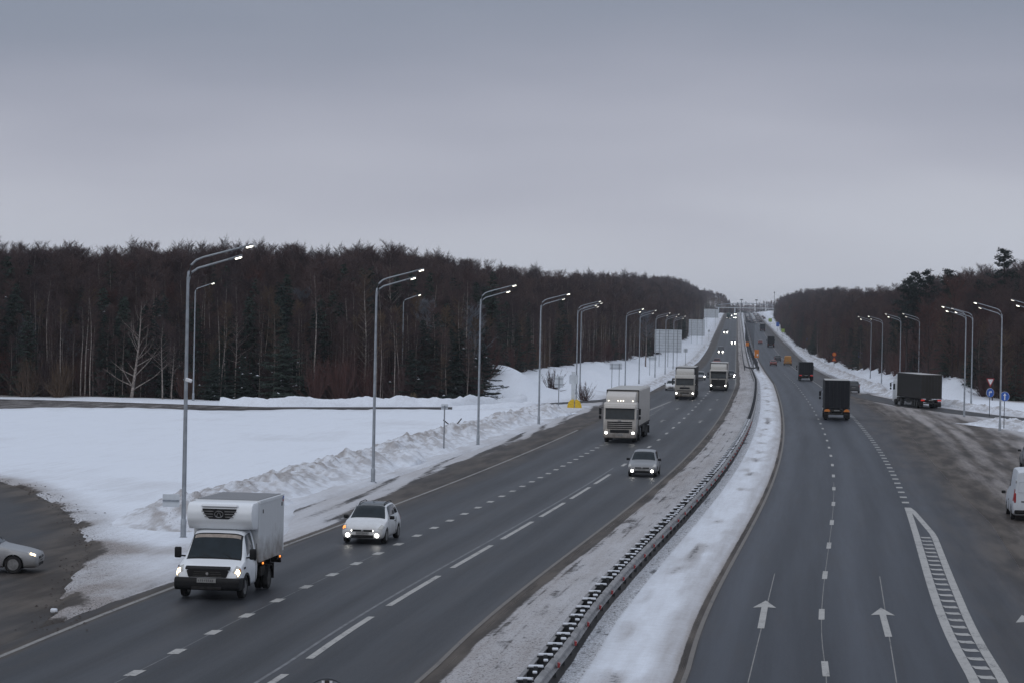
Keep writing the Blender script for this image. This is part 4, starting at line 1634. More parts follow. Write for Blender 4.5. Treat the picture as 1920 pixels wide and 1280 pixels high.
# ---- lorries
def make_lorry(label, kind, cabmat, boxmat, semi=True, lit='headlight_white', face='a', box_h=2.75, box_L=None, roof='roof_pale', roof_lamps=False, name='lorry',
               tails='tail_red', low_roof=False):
    t = thing(name, label, 'lorry')
    bl = box_L or (13.4 if semi else 6.6)
    cl = 2.25
    gap = .55 if semi else .25
    L = cl + gap + bl
    nx = L / 2
    W = 1.25
    cabtop = 2.75 if low_roof else 3.05
    c = MB().prism([(nx - cl, .75), (nx - .02, .50), (nx, 1.25), (nx - .05, 1.75), (nx - .26, cabtop - .12), (nx - .45, cabtop), (nx - cl, cabtop)], -W, W, .09).build('cab', M[cabmat], t, True, 35)
    # windscreen, visor, side windows
    MB().prism([(nx - .02, 1.83), (nx + .012, 1.80), (nx - .155, 2.62), (nx - .19, 2.62)], -1.10, 1.10, .008).build('windshield', M['glass_cab'], t)
    MB().prism([(nx - .16, 2.62), (nx + .10, 2.62), (nx + .06, 2.80), (nx - .2, 2.84)], -1.14, 1.14, .02).build('sun_visor', M['black_plastic' if face == 'b' else cabmat], t)
    for sd in (1, -1):
        y0 = sd * (W + .004)
        MB().prism([(nx - 1.45, 1.85), (nx - .28, 1.78), (nx - .42, 2.5), (nx - 1.45, 2.55)], y0 - .01, y0 + .01, .004).build('side_window', M['glass'], t)
        MB().box((nx - 1.55, sd * (W + .006), 1.55), (.012, .014, 1.9)).build('door_seam', M['black_plastic'], t)
        m = MB().box((nx + .02, sd * (W + .24), 2.38), (.12, .20, .50), .04).box((nx + .02, sd * (W + .24), 1.93), (.12, .20, .26), .04).build('mirror', M['black_plastic'], t)
        MB().tube([(nx - .15, sd * W, 2.66), (nx + .02, sd * (W + .2), 2.66)], .02, 5).build('mirror_arm', M['black_plastic'], m)
    # deflector on the roof
    dtop = 1.2 + box_h - .12
    if not low_roof:
        MB().prism([(nx - .55, cabtop - .02), (nx - cl, cabtop - .02), (nx - cl, dtop), (nx - 1.35, dtop - .08), (nx - .72, cabtop + .45)], -1.12, 1.12, .10).build('roof_deflector', M[cabmat], t, True, 40)
    # grille and bumper
    gw = .80
    gm = M['black_plastic']
    if face == 'a':
        for k in range(4):
            MB().box((nx + .005, 0, 1.12 + .15 * k), (.05, 1.9 - .12 * k * 0, .085), .012).build('grille_bar', gm, t)
        MB().prism([(nx - .02, .42), (nx + .03, .42), (nx + .03, 1.0), (nx - .02, 1.0)], -.72, .72, .03).build('grille', gm, t)
    elif face == 'b':
        MB().prism([(nx - .02, .50), (nx + .03, .50), (nx + .02, 1.62), (nx - .04, 1.62)], -.98, .98, .03).build('grille', gm, t)
        for k in range(4):
            MB().box((nx + .035, 0, .75 + .2 * k), (.02, 1.75, .035)).build('grille_bar', M['rim_dark'], t)
    else:
        MB().box((nx + .008, 0, 1.42), (.05, 1.25, .22), .02).build('grille', gm, t)
        MB().box((nx + .008, 0, 1.10), (.05, 1.9, .09), .02).build('grille_bar', gm, t)
        MB().box((nx + .012, 0, .68), (.05, 1.15, .40), .02).build('lower_grille', gm, t)
    MB().box((nx - .22, 0, .58), (.52, 2.48, .46), .07).build('bumper', M[cabmat if face != 'b' else 'rim_dark'], t, True, 40)
    MB().box((nx + .03, 0, 1.70), (.03, .22, .09), .01).build('badge', M['chrome'], t)
    number_plate(t, nx + .05, .62)
    for sd in (1, -1):
        h = MB().box((nx - .02, sd * 1.0, .78), (.10, .36, .20), .05, None, 2).build('headlight_housing', M['lamp_glass'], t)
        MB().lathe([(.085, 0), (.09, .03), (.03, .05)], 16, 'x', (nx + .02, sd * 1.02, .76)).build('headlight', M[lit], h, True)
    if roof_lamps:
        for yy in (-.92, -.2, 0, .2, .92):
            MB().box((nx - .62, yy, cabtop + .12), (.08, .085, .06), .02).build('roof_lamp', M['led'], t)
    # chassis, tanks, wheels
    MB().box((0, 0, .82), (L - .6, .85, .26)).build('chassis', M['chassis'], t)
    wr = .50
    ax = [nx - 1.35]
    if semi:
        ax += [nx - 4.95]
        tr = nx - cl - gap - bl
        ax += [tr + 2.2, tr + 3.5, tr + 4.8]
        for sd in (1, -1):
            MB().box((nx - 3.1, sd * .95, .72), (1.3, .55, .55), .08).build('fuel_tank', M['chassis'], t)
            MB().box((tr + 6.9, sd * 1.2, .78), (2.6, .05, .55), .02).build('side_guard', M['chassis'], t)
    else:
        ax += [-nx + 1.9, ] if bl < 6.5 else [-nx + 1.7, -nx + 2.95]
        for sd in (1, -1):
            MB().box((0.2, sd * 1.0, .75), (1.4, .5, .5), .06).build('fuel_tank', M['chassis'], t)
    for a in ax:
        for sd in (1, -1):
            wheel(t, a, sd * 1.06, wr, .34, True)
    # the load body
    x0, x1 = -nx, nx - cl - gap
    z0, z1 = 1.15, 1.2 + box_h
    b = MB().box(((x0 + x1) / 2, 0, (z0 + z1) / 2), (x1 - x0, 2.53, z1 - z0), .05).build('load_body', M[boxmat], t)
    MB().box(((x0 + x1) / 2, 0, z1 + .012), (x1 - x0 - .12, 2.40, .03)).build('roof', M[roof], b)
    fm_ = M['rail_dark'] if 'tarp' in boxmat else M['black_plastic']
    for sd in (1, -1):
        MB().box(((x0 + x1) / 2, sd * 1.27, z0 + .02), (x1 - x0, .03, .12)).build('side_rail', M['chassis'], b)
        MB().box((x1 + .012, sd * 1.22, (z0 + z1) / 2), (.03, .06, z1 - z0)).build('corner_post', fm_, b)
        MB().box((x0 - .012, sd * 1.22, (z0 + z1) / 2), (.03, .08, z1 - z0)).build('corner_post', fm_, b)
    MB().box((x1 + .02, 0, z1 - .04), (.04, 2.5, .08)).build('header', fm_, b)
    for k in range(4 if semi else 2):
        pass
    MB().box((x0 - .012, 0, (z0 + z1) / 2), (.02, .03, z1 - z0 - .1)).build('door_gap', fm_, b)
    for yy in (-.75, -.35, .35, .75):
        MB().tube([(x0 - .03, yy, z0 + .05), (x0 - .03, yy, z1 - .1)], .018, 5).build('lock_rod', fm_, b)
    # tail
    MB().box((x0 + .06, 0, .62), (.12, 2.3, .14), .02).build('underrun_bar', M['chassis'], t)
    MB().box((x0 + .02, 0, .98), (.10, 2.45, .22), .02).build('tail_beam', M['chassis'], t)
    for sd in (1, -1):
        MB().box((x0 - .045, sd * .98, .97), (.05, .46, .17), .015).build('tail_light', M[tails], t)
        MB().box((x0 + .5, sd * 1.05, .48), (.03, .50, .62)).build('mudflap', M['rubber'], t)
    number_plate(t, x0 - .05, .98, .52, .112, -1)
    t['_L'] = L
    return t, L


# ---- 1. the white box truck in front
def make_box_truck():
    st = [(0, .34, .66, .84, .69, .62, .90), (.06, .32, .82, .93, .86, .76, .985), (.30, .32, .98, .97, 1.03, .82, 1.025), (.72, .32, 1.13, .99, 1.18, .85, 1.035),
          (.80, .32, 1.15, .99, 1.22, .85, 1.035), (1.36, .32, 1.20, .985, 1.93, .76, 1.035), (1.55, .32, 1.22, .985, 2.03, .77, 1.035), (2.25, .32, 1.24, .985, 2.06, .78, 1.035)]
    LT = 5.70
    t = thing('box_truck', 'white light box truck with lit headlights and roof fairing, nearest vehicle', 'truck')
    nx = LT / 2
    s = Shell(st, LT, (.86,), .345)
    s.body(M['white_cab'], t, 'cab')
    s.patch('windshield_frame', M['black_plastic'], t, .77, 1.40, 4.9, 7, 0, .008, 12, 8)
    ws = s.patch('windshield', M['glass_cab'], t, .82, 1.35, 5.05, 7, 0, .014, 12, 8)
    s.patch('curtain', M['blind'], ws, 1.255, 1.345, 5.12, 7, 0, .0165, 4, 8)
    for y0, y1 in ((.55, .10), (-.10, -.62)):
        MB().tube([(nx - .80, y0, 1.235), (nx - .93, (y0 + y1) / 2, 1.36), (nx - .90, y1, 1.30)], .012, 4).build('wiper', M['black_plastic'], t)
    for sd in (1, -1):
        s.patch('side_window', M['glass'], t, 1.16, 2.02, 4.20, 4.84, sd, .008, 10, 5, .26, 0)
        MB().box((nx - 2.08, sd * 1.036, .98), (.014, .015, 1.25)).build('door_seam', M['black_plastic'], t)
        MB().box((nx - 1.92, sd * 1.045, 1.10), (.16, .03, .05), .01).build('door_handle', M['black_plastic'], t)
        m = MB().box((nx - .98, sd * 1.20, 1.36), (.13, .22, .34), .05, None, 2).build('mirror', M['black_plastic'], t, True)
        MB().tube([(nx - 1.08, sd * .98, 1.24), (nx - 1.0, sd * 1.14, 1.26)], .03, 6).build('mirror_arm', M['black_plastic'], m)
        # headlights: a slanted glass with a lit lens
        prof = [(sd * .60, .70), (sd * .97, .66), (sd * 1.0, .84), (sd * .97, 1.0), (sd * .80, .90)]
        hs = s.patch('headlight', M['lamp_glass'], t, .02, .27, 3.45, 4.98, sd, .014, 8, 7, .06, .10)
        s.patch('lens', M['headlight_warm'], hs, .045, .17, 3.6, 4.55, sd, .020, 6, 6, .02, .03)
        s.patch('indicator', M['amber_tail'], hs, .19, .26, 3.6, 4.2, sd, .020, 4, 4)
        MB().box((nx - .58, sd * 1.05, .97), (.12, .03, .07), .012).build('side_repeater', M['black_plastic'], t)
        ys = sd * 1.02
        arch = MB().prism([(nx - .86 + .46 * math.cos(a), .345 + .46 * math.sin(a)) for a in np.linspace(math.pi, 0, 14)] +
                          [(nx - .86 + .385 * math.cos(a), .345 + .385 * math.sin(a)) for a in np.linspace(0, math.pi, 14)], ys - .03, ys + .035, 0).build('wheel_arch', M['black_plastic'], t)
        wheel(t, nx - .86, sd * .90, .345, .20)
        for k in (0, 1):
            wheel(t, nx - 3.76, sd * (.98 - .24 * k), .345, .19, True)
        MB().box((nx - 3.76 - .5, sd * .86, .55), (.03, .50, .5)).build('mudflap', M['rubber'], t)
        MB().prism([(nx - 3.76 + .44 * math.cos(a), .36 + .44 * math.sin(a)) for a in np.linspace(math.pi * .95, math.pi * .05, 12)] +
                   [(nx - 3.76 + .41 * math.cos(a), .36 + .41 * math.sin(a)) for a in np.linspace(math.pi * .05, math.pi * .95, 12)], sd * .86 - .27, sd * .86 + .27, 0).build('mudguard', M['black_plastic'], t)
        for xx in (nx - 2.75, nx - 5.15):
            MB().box((xx, sd * 1.10, .92), (.07, .05, .07), .015).build('marker_light', M['amber_lit'], t)
        MB().box((nx - 3.4, sd * .95, .62), (1.0 if sd > 0 else .6, .10, .30), .03).build('side_box', M['chassis'], t)
    # black mask of the nose
    MB().plate([(-.60, .70), (.60, .70), (.66, .90), (.52, .985), (-.52, .985), (-.66, .90)], nx - .10, nx + .012, .02).build('grille', M['black_plastic'], t)
    for k in range(3):
        MB().box((nx + .016, 0, .74 + .065 * k), (.02, .92 - .04 * k, .018)).build('grille_bar', M['rim_dark'], t)
    MB().lathe([(.05, 0), (.045, .02)], 12, 'x', (nx + .012, 0, .82)).build('badge', M['chrome'], t)
    MB().box((nx - .085, 0, .985), (.16, 1.42, .06), .02, Matrix.Rotation(.5, 3, 'Y')).build('bonnet_deflector', M['black_plastic'], t)
    MB().prism([(nx - .75, .34), (nx - .02, .30), (nx + .07, .40), (nx + .08, .60), (nx + .02, .70), (nx - .60, .70), (nx - .75, .6)], -1.035, 1.035, .05).build('bumper', M['black_plastic'], t, True, 40)
    MB().box((nx + .082, 0, .38), (.02, .95, .09), .01).build('bumper_slot', M['rubber'], t)
    number_plate(t, nx + .095, .615, .60, .135)
    # load body
    x0, x1, z0, z1 = -nx, nx - 2.32, .98, 2.93
    b = MB().box(((x0 + x1) / 2, 0, (z0 + z1) / 2), (x1 - x0, 2.14, z1 - z0), .035).build('load_body', M['box_white'], t)
    MB().box(((x0 + x1) / 2, 0, z1 + .008), (x1 - x0 - .14, 1.98, .02)).build('roof', M['box_roof'], b)
    for sd in (1, -1):
        MB().box(((x0 + x1) / 2, sd * 1.072, z1 - .05), (x1 - x0, .02, .09)).build('top_rail', M['white_paint'], b)
        MB().box(((x0 + x1) / 2, sd * 1.072, z0 + .04), (x1 - x0, .02, .08)).build('bottom_rail', M['box_white'], b)
        MB().box((x0 + .04, sd * 1.074, (z0 + z1) / 2), (.07, .02, z1 - z0 - .2)).build('corner_strip', M['white_paint'], b)
        MB().box((x1 - .45, sd * 1.076, z1 - .36), (.07, .02, .12), .005).build('body_plate', M['rim_dark'], b)
        MB().box((x0 + .28, sd * 1.076, z1 - .30), (.10, .02, .12), .005).build('body_plate', M['rim_dark'], b)
        MB().box((x0 + .10, sd * 1.078, z1 - .10), (.17, .01, .09)).build('sticker', M['sign_blue'], b)
        MB().box((x0 + .10, sd * 1.078, z1 - .19), (.17, .01, .07)).build('sticker', M['sign_red'], b)
    # roof fairing over the cab
    f = MB().prism([(x1 + .02, 2.02), (x1 + .02, 2.90), (nx - 1.62, 2.90), (nx - 1.44, 2.82), (nx - 1.34, 2.60), (nx - 1.36, 2.36), (nx - 1.55, 2.12), (nx - 1.62, 2.06)], -1.05, 1.05, .075).build('fairing', M['white_cab'], t, True, 45)
    MB().box((nx - 1.50, 0, 2.80), (.30, 1.20, .11), .05).build('fairing_brow', M['white_paint'], f)
    gr = MB().plate([(-.32, 2.40), (.32, 2.40), (.46, 2.53), (.56, 2.72), (-.56, 2.72), (-.46, 2.53)], nx - 1.44, nx - 1.325, .02).build('fairing_grille', M['black_plastic'], f)
    for k in range(3):
        MB().box((nx - 1.318, 0, 2.47 + .085 * k), (.02, .72 + .14 * k, .022)).build('fairing_slat', M['rim'], gr) if False else None
    for k in range(3):
        for sd in (1, -1):
            MB().box((nx - 1.318, sd * (.33 + .02 * k), 2.47 + .085 * k), (.02, .26 + .06 * k, .024)).build('fairing_slat', M['rim'], f)
    # emblem: a ring with an arch inside
    ring = MB()
    ring.tube([(nx - 1.305, .135 * math.cos(a), 2.55 + .10 * math.sin(a)) for a in np.linspace(0, 2 * math.pi, 25)], .016, 5, False)
    ring.tube([(nx - 1.305, -.07, 2.48), (nx - 1.305, -.04, 2.57), (nx - 1.305, 0, 2.61), (nx - 1.305, .04, 2.57), (nx - 1.305, .07, 2.48)], .012, 5)
    ring.build('emblem', M['rim'], f)
    # frame and tail
    for sd in (1, -1):
        MB().box((-.9, sd * .42, .70), (3.7, .09, .16)).build('frame_rail', M['chassis'], t)
    for xx in (-.4, -1.4, -2.4):
        MB().box((xx, 0, .88), (.08, 2.0, .16)).build('cross_member', M['chassis'], t)
    MB().box((-nx + .05, 0, .72), (.10, 2.05, .10), .02).build('underrun_bar', M['chassis'], t)
    MB().box((-nx + .35, .99, .86), (.7, .10, .05)).build('tail_bracket', M['chassis'], t)
    for sd in (1, -1):
        MB().box((-nx - .01, sd * .85, .80), (.05, .32, .12), .01).build('tail_light', M['tail_red'], t)
    return t, LT


bt, L = make_box_truck()
aim(bt, -18.97, 74.6, L)

# ---- 2. the rest of the inbound traffic
kal = make_car(HATCH, 'white_paint', 'hatchback', heads='lamp_glass', fog='headlight_white', rails=True, roofmat='glass',
               label='white hatchback with roof rails and bright fog lights behind the box truck')
aim(kal, -18.22, 94.6, 3.85)
ind = Shell(HATCH, 3.85, (.72, 3.17), .295)
ind.patch('indicator', M['amber_lit'], kal, .05, .22, 3.7, 4.5, -1, .018, 5, 5)
for sd in (1, -1):
    MB().box((3.85 / 2 - .01, sd * .40, .53), (.05, .09, .06), .02).build('side_lamp', M['headlight_white'], kal)

polo = make_car(HATCH, 'grey_paint', 'hatchback', heads='lamp_glass', fog='headlight_white', label='dirty grey hatchback with two bright lamps beside the median edge')
aim(polo, -11.2, 141.2, 3.85)

daf, L = make_lorry('cream articulated lorry with dark slatted grille and a row of roof lamps', 'semi', 'truck_cream', 'trailer_cream', True, face='a', roof_lamps=True, box_h=2.75)
aim(daf, -15.85, 183.0, L)
man, L = make_lorry('cream lorry with narrow black grille beside a white car, left of two', 'semi', 'truck_cream_dull', 'tarp_brown', True, face='c', box_h=2.75)
aim(man, -15.45, 301.5, L)
sca, L = make_lorry('cream fronted lorry with a large dark grille, right of the far pair', 'semi', 'truck_cream_dull', 'trailer_cream', True, face='b', box_h=2.75)
aim(sca, -12.05, 348.0, L)
for st, pt, u, Y, lab, kw in (
        (SEDAN, 'white_paint', -18.7, 345, 'white car partly hidden left of the cream lorry', {}),
        (HATCH, 'silver_paint', -16.1, 420, 'light car peeking out right behind the narrow grille lorry', {'heads': 'lit'}),
        (SEDAN, 'dark_paint', -10.9, 440, 'dark car with one bright headlight beside the far lorry', {'heads': 'lit', 'fog': 'headlight_white'}),
        (SUV, 'red_paint', -14.6, 590, 'red car just above the roof of the far lorry', {}),
        (VAN, 'dark_paint', -14.8, 770, 'dark van with bright headlights on the hill', {'fog': 'headlight_white', 'cat': 'van', 'name': 'van'}),
        (HATCH, 'dark_paint', -11.0, 935, 'dark car with two headlights on the inner lane uphill', {'fog': 'headlight_white'}),
        (VAN, 'dark_paint', -15.0, 1150, 'far dark van with four lights coming downhill', {'heads': 'lit', 'fog': 'headlight_white', 'cat': 'van', 'name': 'van'}),
        (SUV, 'dark_paint', -11.1, 1710, 'far car with lit headlights near the hilltop, inner lane', {'fog': 'headlight_white'}),
        (SUV, 'dark_paint', -14.4, 1830, 'far car with lit headlights left near the hilltop', {'fog': 'headlight_white'}),
        (SUV, 'dark_paint', -11.0, 1930, 'farthest inbound car with lit headlights on the crest', {'fog': 'headlight_white'})):
    kw = dict(kw)
    nm = kw.pop('name', 'car')
    o = make_car(st, pt, nm, label=lab, detail=Y < 500, **kw)
    aim(o, u, Y, st[-1][0])
    if Y > 700:      # headlamps glare: bulging lens in front of each lamp
        for sd in (1, -1):
            MB().lathe([(.02, 0), (.20, .02), (.22, .06), (.12, .12)], 12, 'x', (st[-1][0] / 2 + .01, sd * .62, .68)).build('head_lamp', M['headlight_white'], o, True)
grn, L = make_lorry('dark green lorry with lit headlights near the hilltop', 'rigid', 'green_paint', 'green_paint', False, face='b', low_roof=True)
aim(grn, -15.6, 1680, L)

# ---- 3. outbound traffic
blk, L = make_lorry('black box lorry seen from behind with amber tail markers', 'rigid', 'white_paint', 'tarp_black', False, face='c', box_L=7.4, tails='amber_tail', box_h=2.75, low_roof=True)
aim(blk, 1.75, 239, L, False)
x0 = -L / 2
for yy, w in ((.95, .62), (-.95, .62)):
    MB().plate([(yy - w / 2, .86), (yy + w / 2, .86), (yy + w / 2 - .15, 1.08), (yy - .05, 1.14), (yy - w / 2 + .05, 1.02)], x0 - .085, x0 - .05, .01).build('hazard_marker', M['amber_tail'], blk)
trp, L = make_lorry('dark tarpaulin lorry driving away, ahead of the black box lorry', 'rigid', 'grey_paint', 'tarp_black', False, face='c', box_L=5.2, box_h=2.1, tails='red_lit', low_roof=True, roof='tarp_black')
aim(trp, 2.6, 432, L, False)
t3, L = make_lorry('small dark lorry driving uphill in the outer lane', 'rigid', 'dark_paint', 'tarp_black', False, face='c', box_L=7.0, low_roof=True, roof='tarp_brown')
aim(t3, 3.0, 900, L, False)
t4, L = make_lorry('far dark lorry with pale roof climbing the hill', 'semi', 'white_paint', 'tarp_black', True, face='c')
aim(t4, 3.4, 1230, L, False)
for st, pt, u, Y, lab, kw in (
        (SUV, 'dark_paint', 7.5, 350, 'dark car on the slip road just right of the black lorry', {}),
        (VAN, 'yellow_paint', 3.2, 612, 'orange yellow van driving away on the outer lane', {'cat': 'van', 'name': 'van', 'roofmat': 'tarp_black'}),
        (SUV, 'dark_paint', 1.6, 668, 'dark car just ahead left of the orange yellow van', {}),
        (SEDAN, 'red_paint', -.6, 602, 'dull red car driving away in the inner lane', {}),
        (SEDAN, 'red_paint', -.4, 955, 'far reddish car behind the median poles', {'roofmat': 'roof_pale'})):
    kw = dict(kw)
    nm = kw.pop('name', 'car')
    o = make_car(st, pt, nm, label=lab, detail=Y < 500, **kw)
    aim(o, u, Y, st[-1][0], False)

big, L = make_lorry('long brown tarpaulin lorry with white cab on the right slip road', 'semi', 'white_cab', 'tarp_brown', True, face='c', box_h=2.75, tails='red_lit')
aim(big, 0, 283.2, L, False, x=49.15, slope=-.045)
van = make_car(VAN, 'van_white', 'van', label='white panel van seen from behind at the right edge', cat='van')
aim(van, 0, 112.5, 5.5, False, x=24.42, slope=.14)
oc = make_car(SUV, 'silver_paint', 'car', label='light car ahead of the white van, cut by the right edge')
aim(oc, 0, 155.5, 4.45, False, x=34.0, slope=.13)
# ---- 4. silver car leaving the loop, cut by the left edge
sil = make_car(SEDAN, 'silver_paint', 'car', heads='lamp_glass', label='silver car entering from the loop road at the left edge')
sil.location = (-17.98, 81.85, .03)
sil.rotation_euler = (0, 0, .03)
hs = Shell(SEDAN, 4.36, (.8, 3.4), .295)
for sd in (-1,):
    hs.patch('lit_lens', M['headlight_warm'], sil, .07, .24, 3.75, 4.4, sd, .02, 6, 5)

# ---- 5. queue on the crest
rng = random.Random(5)
protos = []
for st, pt in ((SEDAN, 'white_paint'), (SEDAN, 'dark_paint'), (HATCH, 'silver_paint'), (SUV, 'dark_paint'), (SUV, 'grey_paint'), (VAN, 'van_white')):
    protos.append((st, make_car(st, pt, 'queued_car', detail=False, label='small far vehicle in the queue at the top of the hill', tail='red_lit', roofmat='roof_pale' if pt == 'white_paint' else None)))
used = set()
spots = [(1.8, 1480), (-1.8, 1520), (1.7, 1560), (5.4, 1540), (-1.7, 1600), (1.8, 1640), (5.2, 1660), (-1.9, 1700), (1.8, 1740), (5.3, 1760), (-1.8, 1800), (1.7, 1850), (5.0, 1880), (-1.7, 1920), (1.9, 1960), (9.5, 1700), (9.5, 1800)]
for i, (u, Y) in enumerate(spots):
    k = i if i < len(protos) else rng.randrange(len(protos))
    st, p = protos[k]
    o = p if k not in used else copy_tree(p)
    used.add(k)
    o['group'] = 'vehicles queueing on the crest'
    aim(o, u, Y, st[-1][0], False)
# ------------------------------------------------------------------ trees
class Plant:
    """collects tapered twigs; thick ones are three or five sided, the finest are flat slivers"""
    def __init__(s, seed):
        s.r = random.Random(seed)
        s.v, s.f = [], []

    def limb(s, pts, rad, n=4):
        base = len(s.v)
        for i, p in enumerate(pts):
            d = (pts[min(i + 1, len(pts) - 1)] - pts[max(i - 1, 0)])
            d = d / (np.linalg.norm(d) + 1e-9)
            a = np.array([0, 0, 1.]) if abs(d[2]) < .9 else np.array([1., 0, 0])
            u = np.cross(d, a)
            u /= np.linalg.norm(u)
            w = np.cross(d, u)
            for k in range(n):
                t = 2 * math.pi * k / n
                s.v.append(tuple(p + (u * math.cos(t) + w * math.sin(t)) * rad[i]))
        for i in range(len(pts) - 1):
            for k in range(n):
                s.f.append((base + i * n + k, base + i * n + (k + 1) % n, base + (i + 1) * n + (k + 1) % n, base + (i + 1) * n + k))

    def sliver(s, p, q, w):
        d = q - p
        a = np.array([s.r.uniform(-1, 1), s.r.uniform(-1, 1), s.r.uniform(-1, 1)])
        u = np.cross(d, a)
        u = u / (np.linalg.norm(u) + 1e-9) * w / 2
        b = len(s.v)
        s.v += [tuple(p - u), tuple(p + u), tuple(q)]
        s.f.append((b, b + 1, b + 2))

    def mesh(s, name, mat):
        me = bpy.data.meshes.new(name)
        me.from_pydata(s.v, [], s.f)
        me.materials.append(mat)
        me.update()
        return me


def vec(az, el):
    return np.array([math.cos(az) * math.cos(el), math.sin(az) * math.cos(el), math.sin(el)])


def bare_tree(seed, H, crown0=.35, spread=.16, n1=54, mat_t='bark_birch', mat_c='twig_brown', lean=.02, r0=.13, limbs_on_trunk=0, fine=1.0, fork=False):
    """trunk mesh and crown mesh of a leafless tree H metres tall"""
    r = random.Random(seed)
    T, K = Plant(seed), Plant(seed + 1)
    ph = r.uniform(0, 6)
    bx, by = r.uniform(-lean, lean), r.uniform(-lean, lean)

    def axis(z):
        return np.array([bx * z + .10 * math.sin(z * .5 + ph) * z / H * 2, by * z + .10 * math.cos(z * .43 + ph) * z / H * 2, z])
    zs = np.linspace(-.3, H * .97, 9)
    rad = [r0 * (1 - .93 * max(0, z) / H) for z in zs]
    T.limb([axis(z) for z in zs], rad, 6)
    for i in range(n1 + 22):
        q = (i + r.random()) / n1 if i < n1 else r.uniform(.72, 1.0)
        z = H * (crown0 + (1 - crown0) * q * .97)
        az = i * 2.4 + r.uniform(-.5, .5)
        up = r.uniform(.30, .85) + .12 * q
        Lb = H * spread * (1.15 - .72 * q) * r.uniform(.65, 1.2) * (1 if q > .12 else .7)
        p0 = axis(z)
        d = vec(az, up)
        bend = np.array([0, 0, r.uniform(.0, .35)])
        p1 = p0 + d * Lb * .5
        p2 = p1 + (d + bend) * Lb * .5
        rb = max(.012, rad[0] * (1 - q * .8) * .26)
        tgt = T if i < limbs_on_trunk else K
        tgt.limb([p0, p1, p2], [rb, rb * .6, rb * .2], 3)
        nt = int(9 * fine) + (4 if q > .6 else 0)
        for j in range(nt):
            f_ = .25 + .75 * (j + r.random()) / nt
            b = p0 + (p1 - p0) * min(1, f_ * 2) if f_ < .5 else p1 + (p2 - p1) * (f_ - .5) * 2
            d2 = vec(az + r.uniform(-1.4, 1.4), up + r.uniform(-.55, .45))
            l2 = Lb * r.uniform(.28, .55) * (1.2 - .5 * f_)
            e = b + d2 * l2
            K.sliver(b, e, .034)
            for m in range(int(5 * fine)):
                f3 = r.uniform(.2, 1)
                b3 = b + (e - b) * f3
                e3 = b3 + vec(az + r.uniform(-2, 2), up + r.uniform(-.6, .5)) * l2 * r.uniform(.3, .6)
                K.sliver(b3, e3, .020)
    return T.mesh('trunk', M[mat_t]), K.mesh('crown', M[mat_c])


def spread_tree(seed, H=9.5, mat='bark_pale'):
    """the open grown birch with long rising limbs at the edge of the wood"""
    r = random.Random(seed)
    T, K = Plant(seed), Plant(seed + 1)
    ax = lambda z: np.array([.10 * z + .02 * z * math.sin(z * .4), 0.03 * z, z])
    zs = np.linspace(-.3, H, 10)
    T.limb([ax(z) for z in zs], [.19 * (1 - .9 * max(z, 0) / H) for z in zs], 7)
    for i in range(24):
        q = min(.98, max(0, (i + r.uniform(-.6, 1.4)) / 24))
        z = H * (.08 + .86 * q)
        az = r.choice((0, math.pi, math.pi, 0, 1.57, 4.7)) + r.uniform(-.7, .7)
        el = r.uniform(.35, 1.0) + .25 * q
        Lb = H * (.44 - .34 * q) * r.choice((.35, .6, .8, 1.0, 1.2))
        p0 = ax(z)
        p1 = p0 + vec(az, el) * Lb * .5
        p2 = p1 + vec(az + r.uniform(-.5, .5), el + r.uniform(-.1, .5)) * Lb * .5
        rb = .070 * (1 - .75 * q)
        T.limb([p0, p1, p2], [rb, rb * .65, rb * .2], 4)
        for j in range(9):
            f_ = .2 + .8 * (j + r.random()) / 9
            b = p0 + (p1 - p0) * min(1, f_ * 2) if f_ < .5 else p1 + (p2 - p1) * (f_ - .5) * 2
            d2 = vec(az + r.uniform(-1, 1), el + r.uniform(-.3, .5))
            e = b + d2 * Lb * r.uniform(.2, .4)
            (T if j % 2 else K).sliver(b, e, .034)
            for m in range(5):
                b3 = b + (e - b) * r.uniform(.3, 1)
                K.sliver(b3, b3 + vec(az + r.uniform(-2, 2), el + r.uniform(-.6, .5)) * r.uniform(.3, .7), .018)
    return T.mesh('trunk', M[mat]), K.mesh('crown', M['twig_brown'])


def bush(seed, H=3.0, mat='twig_brown', n=70, spread=.5):
    r = random.Random(seed)
    K = Plant(seed)
    for i in range(n):
        az = r.uniform(0, 6.28)
        el = 1.57 - abs(r.gauss(0, spread))
        p0 = np.array([r.uniform(-.3, .3), r.uniform(-.3, .3), -.1])
        Ls = H * r.uniform(.5, 1.05)
        p1 = p0 + vec(az, el) * Ls * .55
        p2 = p1 + vec(az + r.uniform(-.4, .4), min(1.5, el + .25)) * Ls * .45
        K.limb([p0, p1, p2], [.028, .018, .005], 3)
        for j in range(9):
            f_ = r.uniform(.25, 1)
            b = p0 + (p1 - p0) * min(1, f_ * 2) if f_ < .5 else p1 + (p2 - p1) * (f_ - .5) * 2
            e = b + vec(az + r.uniform(-1.4, 1.4), el + r.uniform(-.4, .4)) * Ls * r.uniform(.15, .35)
            K.sliver(b, e, .022)
            for m in range(2):
                b3 = b + (e - b) * r.uniform(.3, 1)
                K.sliver(b3, b3 + vec(az + r.uniform(-2, 2), el + r.uniform(-.5, .5)) * Ls * r.uniform(.08, .18), .016)
    return K.mesh('stems', M[mat])


